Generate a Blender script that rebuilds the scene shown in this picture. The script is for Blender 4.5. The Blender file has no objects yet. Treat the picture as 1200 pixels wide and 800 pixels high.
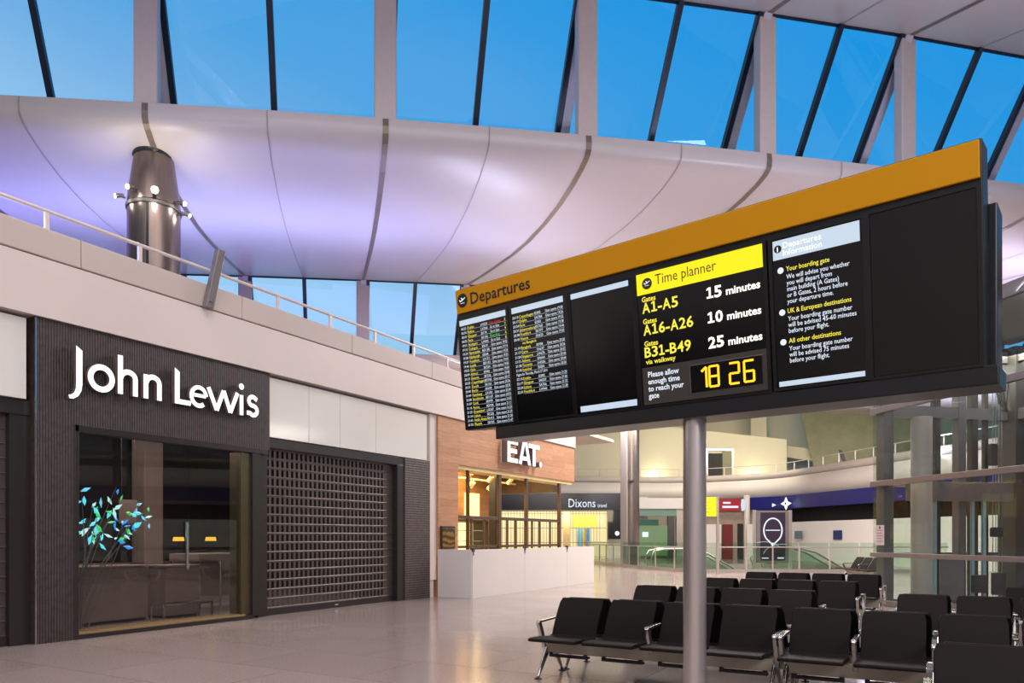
import bpy, bmesh, math, random
from mathutils import Vector, Matrix
random.seed(7)
S = bpy.context.scene
COL = S.collection

# ------------------------------------------------------------------ camera
EYE = 1.5
YAW = math.atan2(0.4968, 0.8679)            # camera looks 29.8 deg left of the shop wall
cam_d = bpy.data.cameras.new('camera'); cam = bpy.data.objects.new('camera', cam_d)
COL.objects.link(cam); S.camera = cam
cam.location = (0, 0, EYE); cam.rotation_euler = (math.pi/2, 0, YAW)
cam_d.sensor_width = 36.0; cam_d.lens = 36.0*870/1200
cam_d.shift_y = 229/1200.0                  # shift lens: verticals stay vertical
cam_d.clip_start = 0.05; cam_d.clip_end = 300

# ------------------------------------------------------------------ view, world
S.view_settings.view_transform = 'Standard'; S.view_settings.look = 'None'
S.view_settings.gamma = 1.0; S.view_settings.use_curve_mapping = False
S.view_settings.exposure = 0.0
W = bpy.data.worlds.new('dusk'); S.world = W; W.use_nodes = True
wn = W.node_tree; wn.nodes.clear()
wo = wn.nodes.new('ShaderNodeOutputWorld'); bg = wn.nodes.new('ShaderNodeBackground')
tc = wn.nodes.new('ShaderNodeTexCoord')
rp = wn.nodes.new('ShaderNodeValToRGB')
dt = wn.nodes.new('ShaderNodeVectorMath'); dt.operation = 'DOT_PRODUCT'; dt.inputs[1].default_value = (0.35*0.8679, 0.35*0.4968, 1.0)
wn.links.new(tc.outputs['Generated'], dt.inputs[0]); wn.links.new(dt.outputs['Value'], rp.inputs[0])     # dusk sky: paler low and to the left
cr = rp.color_ramp
cr.elements[0].position = 0.22; cr.elements[0].color = (0.42, 0.72, 1.0, 1)
cr.elements[1].position = 0.64; cr.elements[1].color = (0.010, 0.36, 0.86, 1)
for p_, c_ in ((0.35, (0.20, 0.51, 0.89, 1)), (0.44, (0.075, 0.43, 0.86, 1))):
    e_ = cr.elements.new(p_); e_.color = c_
wn.links.new(rp.outputs[0], bg.inputs[0]); bg.inputs[1].default_value = 0.95
wn.links.new(bg.outputs[0], wo.inputs[0])

C_, S_ = 0.8679, 0.4968
def c2w(X, Y):                               # the roof and far hall run on the camera-side grid of the building
    return (C_*X - S_*Y, S_*X + C_*Y)

def area(name, loc, rot, sx_, sy_, power, col):
    l = bpy.data.lights.new(name, 'AREA'); l.shape = 'RECTANGLE'; l.size = sx_; l.size_y = sy_
    l.energy = power; l.color = col
    o = bpy.data.objects.new(name, l); COL.objects.link(o); o.location = loc; o.rotation_euler = rot
    return o
WARM = (1.0, 0.865, 0.785); PURP = (0.27, 0.28, 1.0); LAV = (0.37, 0.42, 1.0)
UP = (math.pi, 0, 0)
x, y = c2w(-2, 7);  area('hall_downlight', (x, y, 13.6), (0, 0, YAW), 16, 9, 1350, WARM)
x, y = c2w(3, -5);  area('hall_downlight', (x, y, 14.6), (math.radians(-18), 0, YAW), 14, 7, 1350, WARM)
area('side_fill', (9.5, -3, 9.4), (0, math.radians(66), math.radians(-18)), 5, 14, 1450, WARM)  # unseen fill lamp added to brighten the shop fascia from the right
x, y = c2w(6, 30);  area('far_downlight', (x, y, 9.0), (0, 0, YAW), 14, 5, 2300, (1.0, 0.89, 0.76))
x, y = c2w(8, 34);  area('far_wall_fill', (x, y, 8.9), (math.radians(52), 0, YAW), 16, 3, 3400, (1.0, 0.90, 0.80))  # added fill for the far fascia, hanging out of sight behind the board
def uplight(X, u, z, w, h, power, col, spread):
    n0 = (X, 18.182 + 0.15469*X + 3.01192e-3*X*X); dx = max(-9.0, min(0.5, -3.55 - 0.13*X)); dy = math.sqrt(13.4**2 - dx*dx)
    o = area('soffit_wash', c2w(n0[0]+dx*u/13.4, n0[1]+dy*u/13.4) + (z,), (math.pi, 0, YAW + math.atan2(dy, dx) - math.pi/2), w, h, power, col)
    o.data.spread = math.radians(spread); return o
for X, u, p, c in ((-24, 3.6, 150, PURP), (-19.5, 3.6, 150, PURP), (-14.5, 3.8, 150, PURP), (-9.5, 4.0, 200, LAV), (-4.5, 4.3, 170, LAV), (-0.3, 5.0, 75, LAV)):
    uplight(X, u, 6.0, 4.6, 2.2, p, c, 92)                                # colour wash from the roof of the shops
for X, u, p in ((-22, 9.0, 110), (-15, 9.0, 110), (-9, 9.0, 110), (-3.4, 9.0, 110)):
    uplight(X, u, 6.0, 5.5, 4.0, p, PURP, 140)
area('soffit_wash', (-12.7, 20.5, 5.75), (math.pi, math.radians(78), 0), 0.8, 5.0, 520, (0.66, 0.68, 1.0))  # tilted fill lamp added to brighten the right half of the soffit
area('soffit_wash', (-12.7, 4.0, 5.75), (math.pi, math.radians(44), 0), 1.0, 4.0, 680, (0.30, 0.37, 1.0))  # another added fill, tinting the roof shell nearest the viewer
area('soffit_wash', (2.6, 16.2, 6.12), (math.radians(143), 0, YAW + 0.25), 3.0, 1.2, 620, (0.84, 0.78, 1.0))      # fill lamp added on the lift roof to brighten the curved ceiling
area('soffit_wash', (3.6, 15.4, 6.12), (math.radians(163), 0, YAW), 3.0, 1.2, 170, (0.40, 0.48, 1.0))  # second added fill beside it, for the nearer shell
for X, Y in ((5.9, 22.6), (9.2, 23.6)):                                       # added fill lamps, flush under the soffit, brightening the middle of the hall
    x, y = c2w(X, Y); area('mid_hall_fill', (x, y, 10.60), (0, 0, YAW), 1.5, 1.5, 900, (1.0, 0.90, 0.82))
x, y = c2w(22, 36); area('soffit_wash', (x, y, 5.7), (math.radians(214), 0, YAW), 10.0, 1.2, 1700, (0.78, 0.68, 1.0))  # fill lamp added on the far deck to tint the right-hand soffit

# ------------------------------------------------------------------ helpers
def lin(c):
    f = lambda v: v/12.92 if v <= 0.04045 else ((v+0.055)/1.055)**2.4
    return tuple(f(v/255.0) for v in c) + (1.0,)
def mat(name, col, rough=0.5, metal=0.0, noise=0.06, scale=8.0, stretch=None, bump=0.0, emit=0.0, spec=0.5, ecol=None):
    m = bpy.data.materials.new(name); m.use_nodes = True
    nt = m.node_tree; b = nt.nodes['Principled BSDF']
    c = lin(col)
    b.inputs['Roughness'].default_value = rough; b.inputs['Metallic'].default_value = metal
    b.inputs['Specular IOR Level'].default_value = spec
    t = nt.nodes.new('ShaderNodeTexCoord'); mp = nt.nodes.new('ShaderNodeMapping'); n = nt.nodes.new('ShaderNodeTexNoise')
    n.inputs['Scale'].default_value = scale; n.inputs['Detail'].default_value = 4
    if stretch: mp.inputs['Scale'].default_value = stretch
    nt.links.new(t.outputs['Object'], mp.inputs[0]); nt.links.new(mp.outputs[0], n.inputs['Vector'])
    r = nt.nodes.new('ShaderNodeValToRGB')
    r.color_ramp.elements[0].position = 0.3; r.color_ramp.elements[1].position = 0.7
    r.color_ramp.elements[0].color = tuple(max(0, v*(1-noise)) for v in c[:3]) + (1,)
    r.color_ramp.elements[1].color = tuple(min(1, v*(1+noise)) for v in c[:3]) + (1,)
    nt.links.new(n.outputs['Fac'], r.inputs[0]); nt.links.new(r.outputs[0], b.inputs['Base Color'])
    if bump:
        bp = nt.nodes.new('ShaderNodeBump'); bp.inputs['Strength'].default_value = bump; bp.inputs['Distance'].default_value = 0.01
        nt.links.new(n.outputs['Fac'], bp.inputs['Height']); nt.links.new(bp.outputs[0], b.inputs['Normal'])
    if emit:
        b.inputs['Emission Color'].default_value = lin(ecol or col); b.inputs['Emission Strength'].default_value = emit
    return m
def glass(name, tint=(235, 245, 245), f0=0.04, rough=0.0, top=1.0):
    """thin pane: clear transmission plus a mirror reflection that grows towards grazing angles"""
    m = bpy.data.materials.new(name); m.use_nodes = True; nt = m.node_tree; nt.nodes.clear()
    o = nt.nodes.new('ShaderNodeOutputMaterial'); mx = nt.nodes.new('ShaderNodeMixShader')
    tr = nt.nodes.new('ShaderNodeBsdfTransparent'); gl = nt.nodes.new('ShaderNodeBsdfGlossy'); lw = nt.nodes.new('ShaderNodeLayerWeight')
    lw.inputs['Blend'].default_value = 0.5
    pw = nt.nodes.new('ShaderNodeMath'); pw.operation = 'POWER'; pw.inputs[1].default_value = 5.0
    mr = nt.nodes.new('ShaderNodeMapRange'); mr.inputs['To Min'].default_value = f0; mr.inputs['To Max'].default_value = top
    tr.inputs[0].default_value = lin(tint); gl.inputs['Roughness'].default_value = rough
    nt.links.new(lw.outputs['Facing'], pw.inputs[0]); nt.links.new(pw.outputs[0], mr.inputs['Value']); nt.links.new(mr.outputs[0], mx.inputs[0])
    nt.links.new(tr.outputs[0], mx.inputs[1]); nt.links.new(gl.outputs[0], mx.inputs[2]); nt.links.new(mx.outputs[0], o.inputs[0])
    return m
def plank_mat(name, c0, c1, mortar, w, h, rough=0.5):
    m = bpy.data.materials.new(name); m.use_nodes = True; nt = m.node_tree; b = nt.nodes['Principled BSDF']
    t = nt.nodes.new('ShaderNodeTexCoord'); sp = nt.nodes.new('ShaderNodeSeparateXYZ'); cb = nt.nodes.new('ShaderNodeCombineXYZ'); br = nt.nodes.new('ShaderNodeTexBrick')
    ad = nt.nodes.new('ShaderNodeMath'); ad.operation = 'ADD'
    nt.links.new(t.outputs['Object'], sp.inputs[0]); nt.links.new(sp.outputs['X'], ad.inputs[0]); nt.links.new(sp.outputs['Y'], ad.inputs[1])
    nt.links.new(ad.outputs[0], cb.inputs['X']); nt.links.new(sp.outputs['Z'], cb.inputs['Y']); nt.links.new(cb.outputs[0], br.inputs['Vector'])
    br.inputs['Scale'].default_value = 1.0; br.inputs['Brick Width'].default_value = w; br.inputs['Row Height'].default_value = h; br.inputs['Mortar Size'].default_value = 0.002
    br.inputs['Color1'].default_value = lin(c0); br.inputs['Color2'].default_value = lin(c1); br.inputs['Mortar'].default_value = lin(mortar); br.inputs['Bias'].default_value = 0.0
    n = nt.nodes.new('ShaderNodeTexNoise'); mp = nt.nodes.new('ShaderNodeMapping'); mp.inputs['Scale'].default_value = (1.2, 1.2, 14); n.inputs['Scale'].default_value = 2.0; n.inputs['Detail'].default_value = 5
    nt.links.new(t.outputs['Object'], mp.inputs[0]); nt.links.new(mp.outputs[0], n.inputs['Vector'])
    r = nt.nodes.new('ShaderNodeValToRGB'); r.color_ramp.elements[0].position = 0.3; r.color_ramp.elements[0].color = (0.72, 0.68, 0.62, 1); r.color_ramp.elements[1].position = 0.65
    mx = nt.nodes.new('ShaderNodeMix'); mx.data_type = 'RGBA'; mx.blend_type = 'MULTIPLY'; mx.inputs['Factor'].default_value = 0.7
    nt.links.new(n.outputs['Fac'], r.inputs[0]); nt.links.new(br.outputs['Color'], mx.inputs['A']); nt.links.new(r.outputs[0], mx.inputs['B'])
    nt.links.new(mx.outputs['Result'], b.inputs['Base Color']); b.inputs['Roughness'].default_value = rough
    return m
def wave_mat(name, c0, c1, direction, scale, rough=0.5, bump=0.4, distort=0.6):
    m = bpy.data.materials.new(name); m.use_nodes = True; nt = m.node_tree; b = nt.nodes['Principled BSDF']
    t = nt.nodes.new('ShaderNodeTexCoord'); w = nt.nodes.new('ShaderNodeTexWave'); r = nt.nodes.new('ShaderNodeValToRGB')
    n = nt.nodes.new('ShaderNodeTexNoise'); n.inputs['Scale'].default_value = 14
    w.bands_direction = direction; w.inputs['Scale'].default_value = scale; w.inputs['Distortion'].default_value = distort
    w.inputs['Detail'].default_value = 2
    mx = nt.nodes.new('ShaderNodeMath'); mx.operation = 'MULTIPLY'
    nt.links.new(t.outputs['Object'], w.inputs['Vector']); nt.links.new(t.outputs['Object'], n.inputs['Vector'])
    nt.links.new(w.outputs['Fac'], mx.inputs[0]); nt.links.new(n.outputs['Fac'], mx.inputs[1]); nt.links.new(mx.outputs[0], r.inputs[0])
    r.color_ramp.elements[0].color = lin(c0); r.color_ramp.elements[1].color = lin(c1)
    r.color_ramp.elements[0].position = 0.05; r.color_ramp.elements[1].position = 0.5
    nt.links.new(r.outputs[0], b.inputs['Base Color']); b.inputs['Roughness'].default_value = rough
    bp = nt.nodes.new('ShaderNodeBump'); bp.inputs['Strength'].default_value = bump; bp.inputs['Distance'].default_value = 0.01
    nt.links.new(w.outputs['Fac'], bp.inputs['Height']); nt.links.new(bp.outputs[0], b.inputs['Normal'])
    return m
def glow(name, col, strength):
    m = bpy.data.materials.new(name); m.use_nodes = True; nt = m.node_tree; b = nt.nodes['Principled BSDF']
    b.inputs['Base Color'].default_value = tuple(v*0.15 for v in lin(col)[:3]) + (1,); b.inputs['Emission Color'].default_value = lin(col)
    b.inputs['Emission Strength'].default_value = strength; b.inputs['Roughness'].default_value = 0.4
    return m

class MB:
    def __init__(s): s.v = []; s.f = []
    def add(s, vs, fs):
        o = len(s.v); s.v += [tuple(p) for p in vs]; s.f += [tuple(i+o for i in f) for f in fs]; return s
    def box(s, x0, y0, z0, x1, y1, z1):
        vs = [(x0,y0,z0),(x1,y0,z0),(x1,y1,z0),(x0,y1,z0),(x0,y0,z1),(x1,y0,z1),(x1,y1,z1),(x0,y1,z1)]
        return s.add(vs, [(0,3,2,1),(4,5,6,7),(0,1,5,4),(1,2,6,5),(2,3,7,6),(3,0,4,7)])
    def bar(s, a, b, w, h, up=(0,0,1)):
        a = Vector(a); b = Vector(b); d = (b-a).normalized(); u = Vector(up)
        if abs(d.dot(u)) > 0.98: u = Vector((0,1,0)) if abs(d.y) < 0.9 else Vector((1,0,0))
        sd = d.cross(u).normalized(); u = sd.cross(d).normalized()
        vs = []
        for p in (a, b):
            for i, j in ((-1,-1),(1,-1),(1,1),(-1,1)): vs.append(p + sd*(i*w/2) + u*(j*h/2))
        return s.add(vs, [(3,2,1,0),(4,5,6,7),(0,1,5,4),(1,2,6,5),(2,3,7,6),(3,0,4,7)])
    def tube(s, pts, r, n=10, r2=None, cap=True):
        P = [Vector(p) for p in pts]; k = len(P); vs = []; prev = None
        for i, p in enumerate(P):
            d = (P[min(i+1,k-1)] - P[max(i-1,0)]).normalized()
            u = prev if prev is not None else (Vector((0,0,1)) if abs(d.z) < 0.9 else Vector((1,0,0)))
            sd = d.cross(u).normalized(); u = sd.cross(d).normalized(); prev = u
            rr = r if r2 is None else r + (r2-r)*i/(k-1)
            for j in range(n):
                t = 2*math.pi*j/n; vs.append(p + sd*math.cos(t)*rr + u*math.sin(t)*rr)
        fs = [(i*n+j, i*n+(j+1)%n, (i+1)*n+(j+1)%n, (i+1)*n+j) for i in range(k-1) for j in range(n)]
        if cap: fs += [tuple(range(n-1,-1,-1)), tuple(range((k-1)*n, k*n))]
        return s.add(vs, fs)
    def lathe(s, prof, cx=0, cy=0, n=32):
        vs = []; k = len(prof)
        for r, z in prof:
            for j in range(n):
                t = 2*math.pi*j/n; vs.append((cx+r*math.cos(t), cy+r*math.sin(t), z))
        fs = [(i*n+j, i*n+(j+1)%n, (i+1)*n+(j+1)%n, (i+1)*n+j) for i in range(k-1) for j in range(n)]
        fs += [tuple(range(n-1,-1,-1)), tuple(range((k-1)*n, k*n))]
        return s.add(vs, fs)
    def prism(s, poly, fn, d0, d1):
        """poly in 2D; fn(a,b,d) -> 3D; closed between depths d0 and d1"""
        n = len(poly); vs = [fn(a,b,d0) for a,b in poly] + [fn(a,b,d1) for a,b in poly]
        fs = [tuple(range(n)), tuple(range(2*n-1, n-1, -1))] + [(i, i+n, (i+1)%n+n, (i+1)%n) for i in range(n)]
        return s.add(vs, fs)
    def ribbon(s, line, w, fn, d0, d1, closed=False):
        """flat stroke of width w along a 2D line, given thickness"""
        P = [Vector(p) for p in line]; k = len(P); L = []; R = []
        for i in range(k):
            if closed: d = P[(i+1)%k] - P[i-1]
            else: d = P[min(i+1,k-1)] - P[max(i-1,0)]
            d.normalize(); nn = Vector((-d.y, d.x))
            ww = w[i] if isinstance(w, (list, tuple)) else w
            L.append(P[i]+nn*ww/2); R.append(P[i]-nn*ww/2)
        if closed: L.append(L[0]); R.append(R[0]); k += 1
        vs = [fn(p.x,p.y,d0) for p in L]+[fn(p.x,p.y,d0) for p in R]+[fn(p.x,p.y,d1) for p in L]+[fn(p.x,p.y,d1) for p in R]
        fs = []
        for i in range(k-1):
            fs += [(i,i+1,k+i+1,k+i),(2*k+i,3*k+i,3*k+i+1,2*k+i+1),(i,2*k+i,2*k+i+1,i+1),(k+i,k+i+1,3*k+i+1,3*k+i)]
        if not closed: fs += [(0,k,3*k,2*k),(k-1,3*k-1,4*k-1,2*k-1)]
        return s.add(vs, fs)
    def grid(s, rows):
        n = len(rows[0]); vs = [p for r in rows for p in r]
        return s.add(vs, [(i*n+j, i*n+j+1, (i+1)*n+j+1, (i+1)*n+j) for i in range(len(rows)-1) for j in range(n-1)])
    def build(s, name, m, parent=None, smooth=None, bevel=0, thick=0):
        me = bpy.data.meshes.new(name); me.from_pydata(s.v, [], s.f); me.validate()
        bm = bmesh.new(); bm.from_mesh(me); bmesh.ops.recalc_face_normals(bm, faces=bm.faces); bm.to_mesh(me); bm.free()
        if m: me.materials.append(m)
        if smooth:
            me.shade_smooth(); me.set_sharp_from_angle(angle=math.radians(smooth))
        o = bpy.data.objects.new(name, me); COL.objects.link(o)
        if parent: o.parent = parent
        if thick:
            md = o.modifiers.new('solid', 'SOLIDIFY'); md.thickness = thick; md.offset = 0
        if bevel:
            md = o.modifiers.new('bevel', 'BEVEL'); md.width = bevel; md.segments = 2; md.limit_method = 'ANGLE'
        return o
def tag(o, label, cat, group=None, kind=None):
    o['label'] = label; o['category'] = cat
    if group: o['group'] = group
    if kind: o['kind'] = kind
    return o
def thing(name, loc, label, cat, rz=0, group=None):
    o = bpy.data.objects.new(name, None); COL.objects.link(o); o.empty_display_size = 0.2
    o.location = loc; o.rotation_euler = (0, 0, rz); return tag(o, label, cat, group)
def struct(o, label=None, cat=None):
    o['kind'] = 'structure'
    if label: o['label'] = label
    if cat: o['category'] = cat
    return o
def sempty(name, label, cat, loc=(0,0,0)):
    o = bpy.data.objects.new(name, None); COL.objects.link(o); o.location = loc
    return struct(o, label, cat)
def text_mb(body, size, pitch=None, bold=0.0, xs=1.0, align='LEFT', shear=0.0):
    cu = bpy.data.curves.new('t', 'FONT'); cu.body = body; cu.size = size; cu.align_x = align
    cu.space_line = (pitch/size) if pitch else 1.0; cu.offset = bold*size; cu.resolution_u = 2; cu.fill_mode = 'FRONT'
    o = bpy.data.objects.new('t', cu); COL.objects.link(o)
    dg = bpy.context.evaluated_depsgraph_get(); me = bpy.data.meshes.new_from_object(o.evaluated_get(dg), depsgraph=dg)
    vs = [(v.co.x*xs, v.co.y) for v in me.vertices]; fs = [tuple(p.vertices) for p in me.polygons]
    bpy.data.objects.remove(o); bpy.data.curves.remove(cu); bpy.data.meshes.remove(me)
    return vs, fs
def put_text(mb, body, size, x, y, fn, depth, fit=None, **k):
    """lettering lying on a surface: fn(a,b,d) maps the surface's own coordinates; fit = width in metres"""
    vs, fs = text_mb(body, size, **k)
    if fit:
        m0 = min(v[0] for v in vs); w = max(v[0] for v in vs) - m0; q = fit/w
        vs = [((a-m0)*q, b) for a, b in vs]
    return mb.add([fn(x+a, y+b, depth) for a, b in vs], fs)
ADV = {'-': 0.36, 'A': 0.68, 'B': 0.60}
def put_digits(mb, body, size, x, y, fn, depth, fit, bold=0.02):
    """figures set one by one; the figure one has a flag and a foot"""
    tot = sum(ADV.get(c, 0.56) for c in body); q = fit/(tot*size); cx = x
    for c in body:
        w = ADV.get(c, 0.56)*size*q
        if c == '1':
            h = 0.70*size; s_ = 0.135*size*q; m_ = cx + 0.52*w
            mb.add([fn(a, b, depth) for a, b in [(m_-s_/2,y+s_),(m_+s_/2,y+s_),(m_+s_/2,y+h),(m_-s_/2,y+h)]], [(0,1,2,3)])
            mb.add([fn(a, b, depth) for a, b in [(cx+0.12*w,y),(cx+0.92*w,y),(cx+0.92*w,y+0.12*size),(cx+0.12*w,y+0.12*size)]], [(0,1,2,3)])
            mb.add([fn(a, b, depth) for a, b in [(cx+0.14*w,y+h*0.72),(m_-s_/2,y+h*0.82),(m_-s_/2,y+h),(cx+0.14*w,y+h*0.88)]], [(0,1,2,3)])
        else:
            put_text(mb, c, size, cx+0.05*w, y, fn, depth, fit=0.90*w, bold=bold)
        cx += w
    return mb
def arc(cx, cy, rx, ry, a0, a1, n=16):
    return [(cx+rx*math.cos(math.radians(a0+(a1-a0)*i/n)), cy+ry*math.sin(math.radians(a0+(a1-a0)*i/n))) for i in range(n+1)]

# ------------------------------------------------------------------ materials
M = {}
M['white_panel'] = mat('white_panel', (214, 203, 196), 0.45, noise=0.03, scale=0.7)
M['parapet'] = mat('parapet', (190, 178, 170), 0.5, noise=0.04, scale=0.6)
M['cream_glass'] = mat('cream_glass', (226, 222, 212), 0.12, noise=0.03, scale=0.8)
M['groove'] = mat('groove', (92, 78, 70), 0.6)
M['soffit'] = mat('soffit', (184, 175, 170), 0.36, noise=0.02, scale=0.5)
M['gasket'] = mat('gasket', (120, 106, 92), 0.35, 0.3)
M['fine_line'] = mat('fine_line', (150, 140, 140), 0.5)
M['post'] = mat('post', (186, 172, 165), 0.4, noise=0.03)
M['dark_mullion'] = mat('dark_mullion', (20, 30, 46), 0.35, 0.2)
M['pale_mullion'] = mat('pale_mullion', (178, 170, 178), 0.4)
M['sky_glass'] = glass('sky_glass', (238, 248, 255), 0.09)
M['shop_glass'] = glass('shop_glass', (238, 237, 234), 0.05)
M['clear_glass'] = glass('clear_glass', (236, 246, 238), 0.03)
M['lift_glass'] = glass('lift_glass', (240, 245, 242), 0.012, top=0.3)
M['ribbed_v'] = wave_mat('ribbed_v', (26, 21, 20), (74, 61, 58), 'Y', 8.0)
M['ribbed_h'] = wave_mat('ribbed_h', (44, 37, 36), (96, 84, 81), 'Z', 5.5)
M['shopframe'] = mat('shopframe', (52, 47, 44), 0.35, 0.3)
M['bronze'] = mat('bronze', (92, 84, 62), 0.3, 0.6)
M['shutter'] = mat('shutter', (88, 79, 76), 0.4, 0.4)
M['dark'] = mat('dark', (24, 21, 20), 0.6)
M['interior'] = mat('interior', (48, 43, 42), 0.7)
M['plinth'] = mat('plinth', (120, 104, 98), 0.7)
M['chrome'] = mat('chrome', (200, 196, 192), 0.18, 0.95)
M['steel'] = mat('steel', (206, 196, 190), 0.3, 0.8, noise=0.06, scale=3, stretch=(6, 6, 0.3))
M['column'] = mat('column', (122, 110, 104), 0.26, 0.8, noise=0.12, scale=3, stretch=(4, 4, 0.2))
M['rail'] = mat('rail', (214, 202, 192), 0.35, 0.1)
M['yellow'] = mat('yellow', (205, 142, 0), 0.5, noise=0.01, emit=0.03, ecol=(230, 150, 0), spec=0.25)
M['board'] = mat('board', (22, 20, 20), 0.28, noise=0.1)
M['screen'] = mat('screen', (13, 13, 14), 0.16, noise=0.02)
M['screen_grey'] = glow('screen_grey', (58, 52, 48), 0.7)
M['s_white'] = glow('s_white', (200, 216, 232), 0.95)
M['s_text'] = glow('s_text', (214, 224, 236), 1.15)
M['s_bold'] = glow('s_bold', (255, 250, 240), 1.5)
M['s_yellow'] = glow('s_yellow', (238, 224, 70), 1.15)
M['s_yband'] = glow('s_yband', (255, 236, 20), 1.0)
M['s_green'] = glow('s_green', (60, 220, 60), 1.0)
M['s_red'] = glow('s_red', (230, 40, 40), 1.0)
M['s_amber'] = glow('s_amber', (255, 178, 30), 2.0)
M['ink'] = mat('ink', (30, 24, 18), 0.5)
M['brown_ink'] = mat('brown_ink', (70, 50, 20), 0.5)
M['seat'] = mat('seat', (30, 26, 25), 0.6, noise=0.08, scale=60, bump=0.05, spec=0.1)
M['beam'] = mat('beam', (172, 164, 146), 0.4, 0.15)
M['rubber'] = mat('rubber', (34, 28, 26), 0.6)
M['sign_white'] = glow('sign_white', (255, 252, 250), 1.25)
M['sign_side'] = mat('sign_side', (120, 100, 100), 0.4)
M['wood'] = plank_mat('wood', (196, 148, 112), (180, 132, 96), (120, 84, 58), 1.8, 0.19)
M['wood_dark'] = plank_mat('wood_dark', (176, 128, 74), (150, 106, 58), (90, 60, 34), 1.8, 0.19)
M['brown_frame'] = mat('brown_frame', (84, 66, 48), 0.4, 0.2)
M['hoarding'] = mat('hoarding', (222, 216, 212), 0.4, noise=0.02, scale=1.2)
M['cream'] = mat('cream', (226, 206, 150), 0.6)
M['lamp_warm'] = glow('lamp_warm', (255, 226, 170), 14.0)
M['lamp_cool'] = glow('lamp_cool', (255, 250, 235), 40.0)
M['fridge'] = glow('fridge', (255, 222, 140), 2.2)
M['black_gloss'] = mat('black_gloss', (28, 24, 26), 0.2)
M['far_wall'] = mat('far_wall', (212, 203, 176), 0.6, noise=0.03, scale=0.4)
M['concrete'] = mat('concrete', (142, 140, 112), 0.8, noise=0.12, scale=1.2)
M['navy'] = mat('navy', (22, 24, 92), 0.3, emit=0.25)
M['lift_frame'] = mat('lift_frame', (124, 118, 116), 0.4, 0.4)
M['lift_dark'] = mat('lift_dark', (76, 70, 68), 0.45, 0.2)
M['lift_rail'] = mat('lift_rail', (134, 126, 124), 0.35, 0.5)

# floor: large polished stone slabs with fine speckle
def floor_mat():
    m = bpy.data.materials.new('polished_stone'); m.use_nodes = True; nt = m.node_tree; b = nt.nodes['Principled BSDF']
    t = nt.nodes.new('ShaderNodeTexCoord'); br = nt.nodes.new('ShaderNodeTexBrick'); n = nt.nodes.new('ShaderNodeTexNoise'); n2 = nt.nodes.new('ShaderNodeTexNoise')
    br.inputs['Scale'].default_value = 1.0; br.inputs['Brick Width'].default_value = 1.8; br.inputs['Row Height'].default_value = 1.2
    br.inputs['Mortar Size'].default_value = 0.006; br.offset = 0.5
    br.inputs['Color1'].default_value = lin((168, 154, 149)); br.inputs['Color2'].default_value = lin((160, 147, 143)); br.inputs['Mortar'].default_value = lin((132, 118, 112))
    n.inputs['Scale'].default_value = 40; n.inputs['Detail'].default_value = 6; n2.inputs['Scale'].default_value = 0.8
    mx = nt.nodes.new('ShaderNodeMix'); mx.data_type = 'RGBA'; mx.blend_type = 'MULTIPLY'; mx.inputs['Factor'].default_value = 0.35
    r = nt.nodes.new('ShaderNodeValToRGB'); r.color_ramp.elements[0].position = 0.35; r.color_ramp.elements[0].color = (0.45,0.42,0.40,1); r.color_ramp.elements[1].position = 0.62
    nt.links.new(t.outputs['Object'], br.inputs['Vector']); nt.links.new(t.outputs['Object'], n.inputs['Vector']); nt.links.new(t.outputs['Object'], n2.inputs['Vector'])
    nt.links.new(n.outputs['Fac'], r.inputs[0]); nt.links.new(br.outputs['Color'], mx.inputs['A']); nt.links.new(r.outputs[0], mx.inputs['B'])
    nt.links.new(mx.outputs['Result'], b.inputs['Base Color'])
    rr = nt.nodes.new('ShaderNodeMapRange'); rr.inputs['To Min'].default_value = 0.10; rr.inputs['To Max'].default_value = 0.22
    nt.links.new(n2.outputs['Fac'], rr.inputs['Value']); nt.links.new(rr.outputs[0], b.inputs['Roughness'])
    b.inputs['Specular IOR Level'].default_value = 0.55
    return m
M['floor'] = floor_mat()

# ================================================================== STRUCTURE
# floor with the escalator void cut out (void lies beyond the glass balustrade)
VX0, VX1, VY0, VY1 = 7.6, 17.0, 32.2, 41.5
def cq(mb, X0, X1, Y0, Y1, z):
    mb.add([c2w(X0,Y0)+(z,), c2w(X1,Y0)+(z,), c2w(X1,Y1)+(z,), c2w(X0,Y1)+(z,)], [(0,1,2,3)])
fl = MB()
cq(fl, -60, 60, -25, VY0, 0); cq(fl, -60, 60, VY1, 80, 0); cq(fl, -60, VX0, VY0, VY1, 0); cq(fl, VX1, 60, VY0, VY1, 0)
for a, b_ in (((VX0,VY0),(VX1,VY0)), ((VX0,VY1),(VX1,VY1)), ((VX0,VY0),(VX0,VY1)), ((VX1,VY0),(VX1,VY1))):
    p, q = c2w(*a), c2w(*b_); fl.add([p+(0,), q+(0,), q+(-5,), p+(-5,)], [(0,1,2,3)])
cq(fl, VX0, VX1, VY0, VY1, -5)
struct(fl.build('floor', M['floor']))

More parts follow.
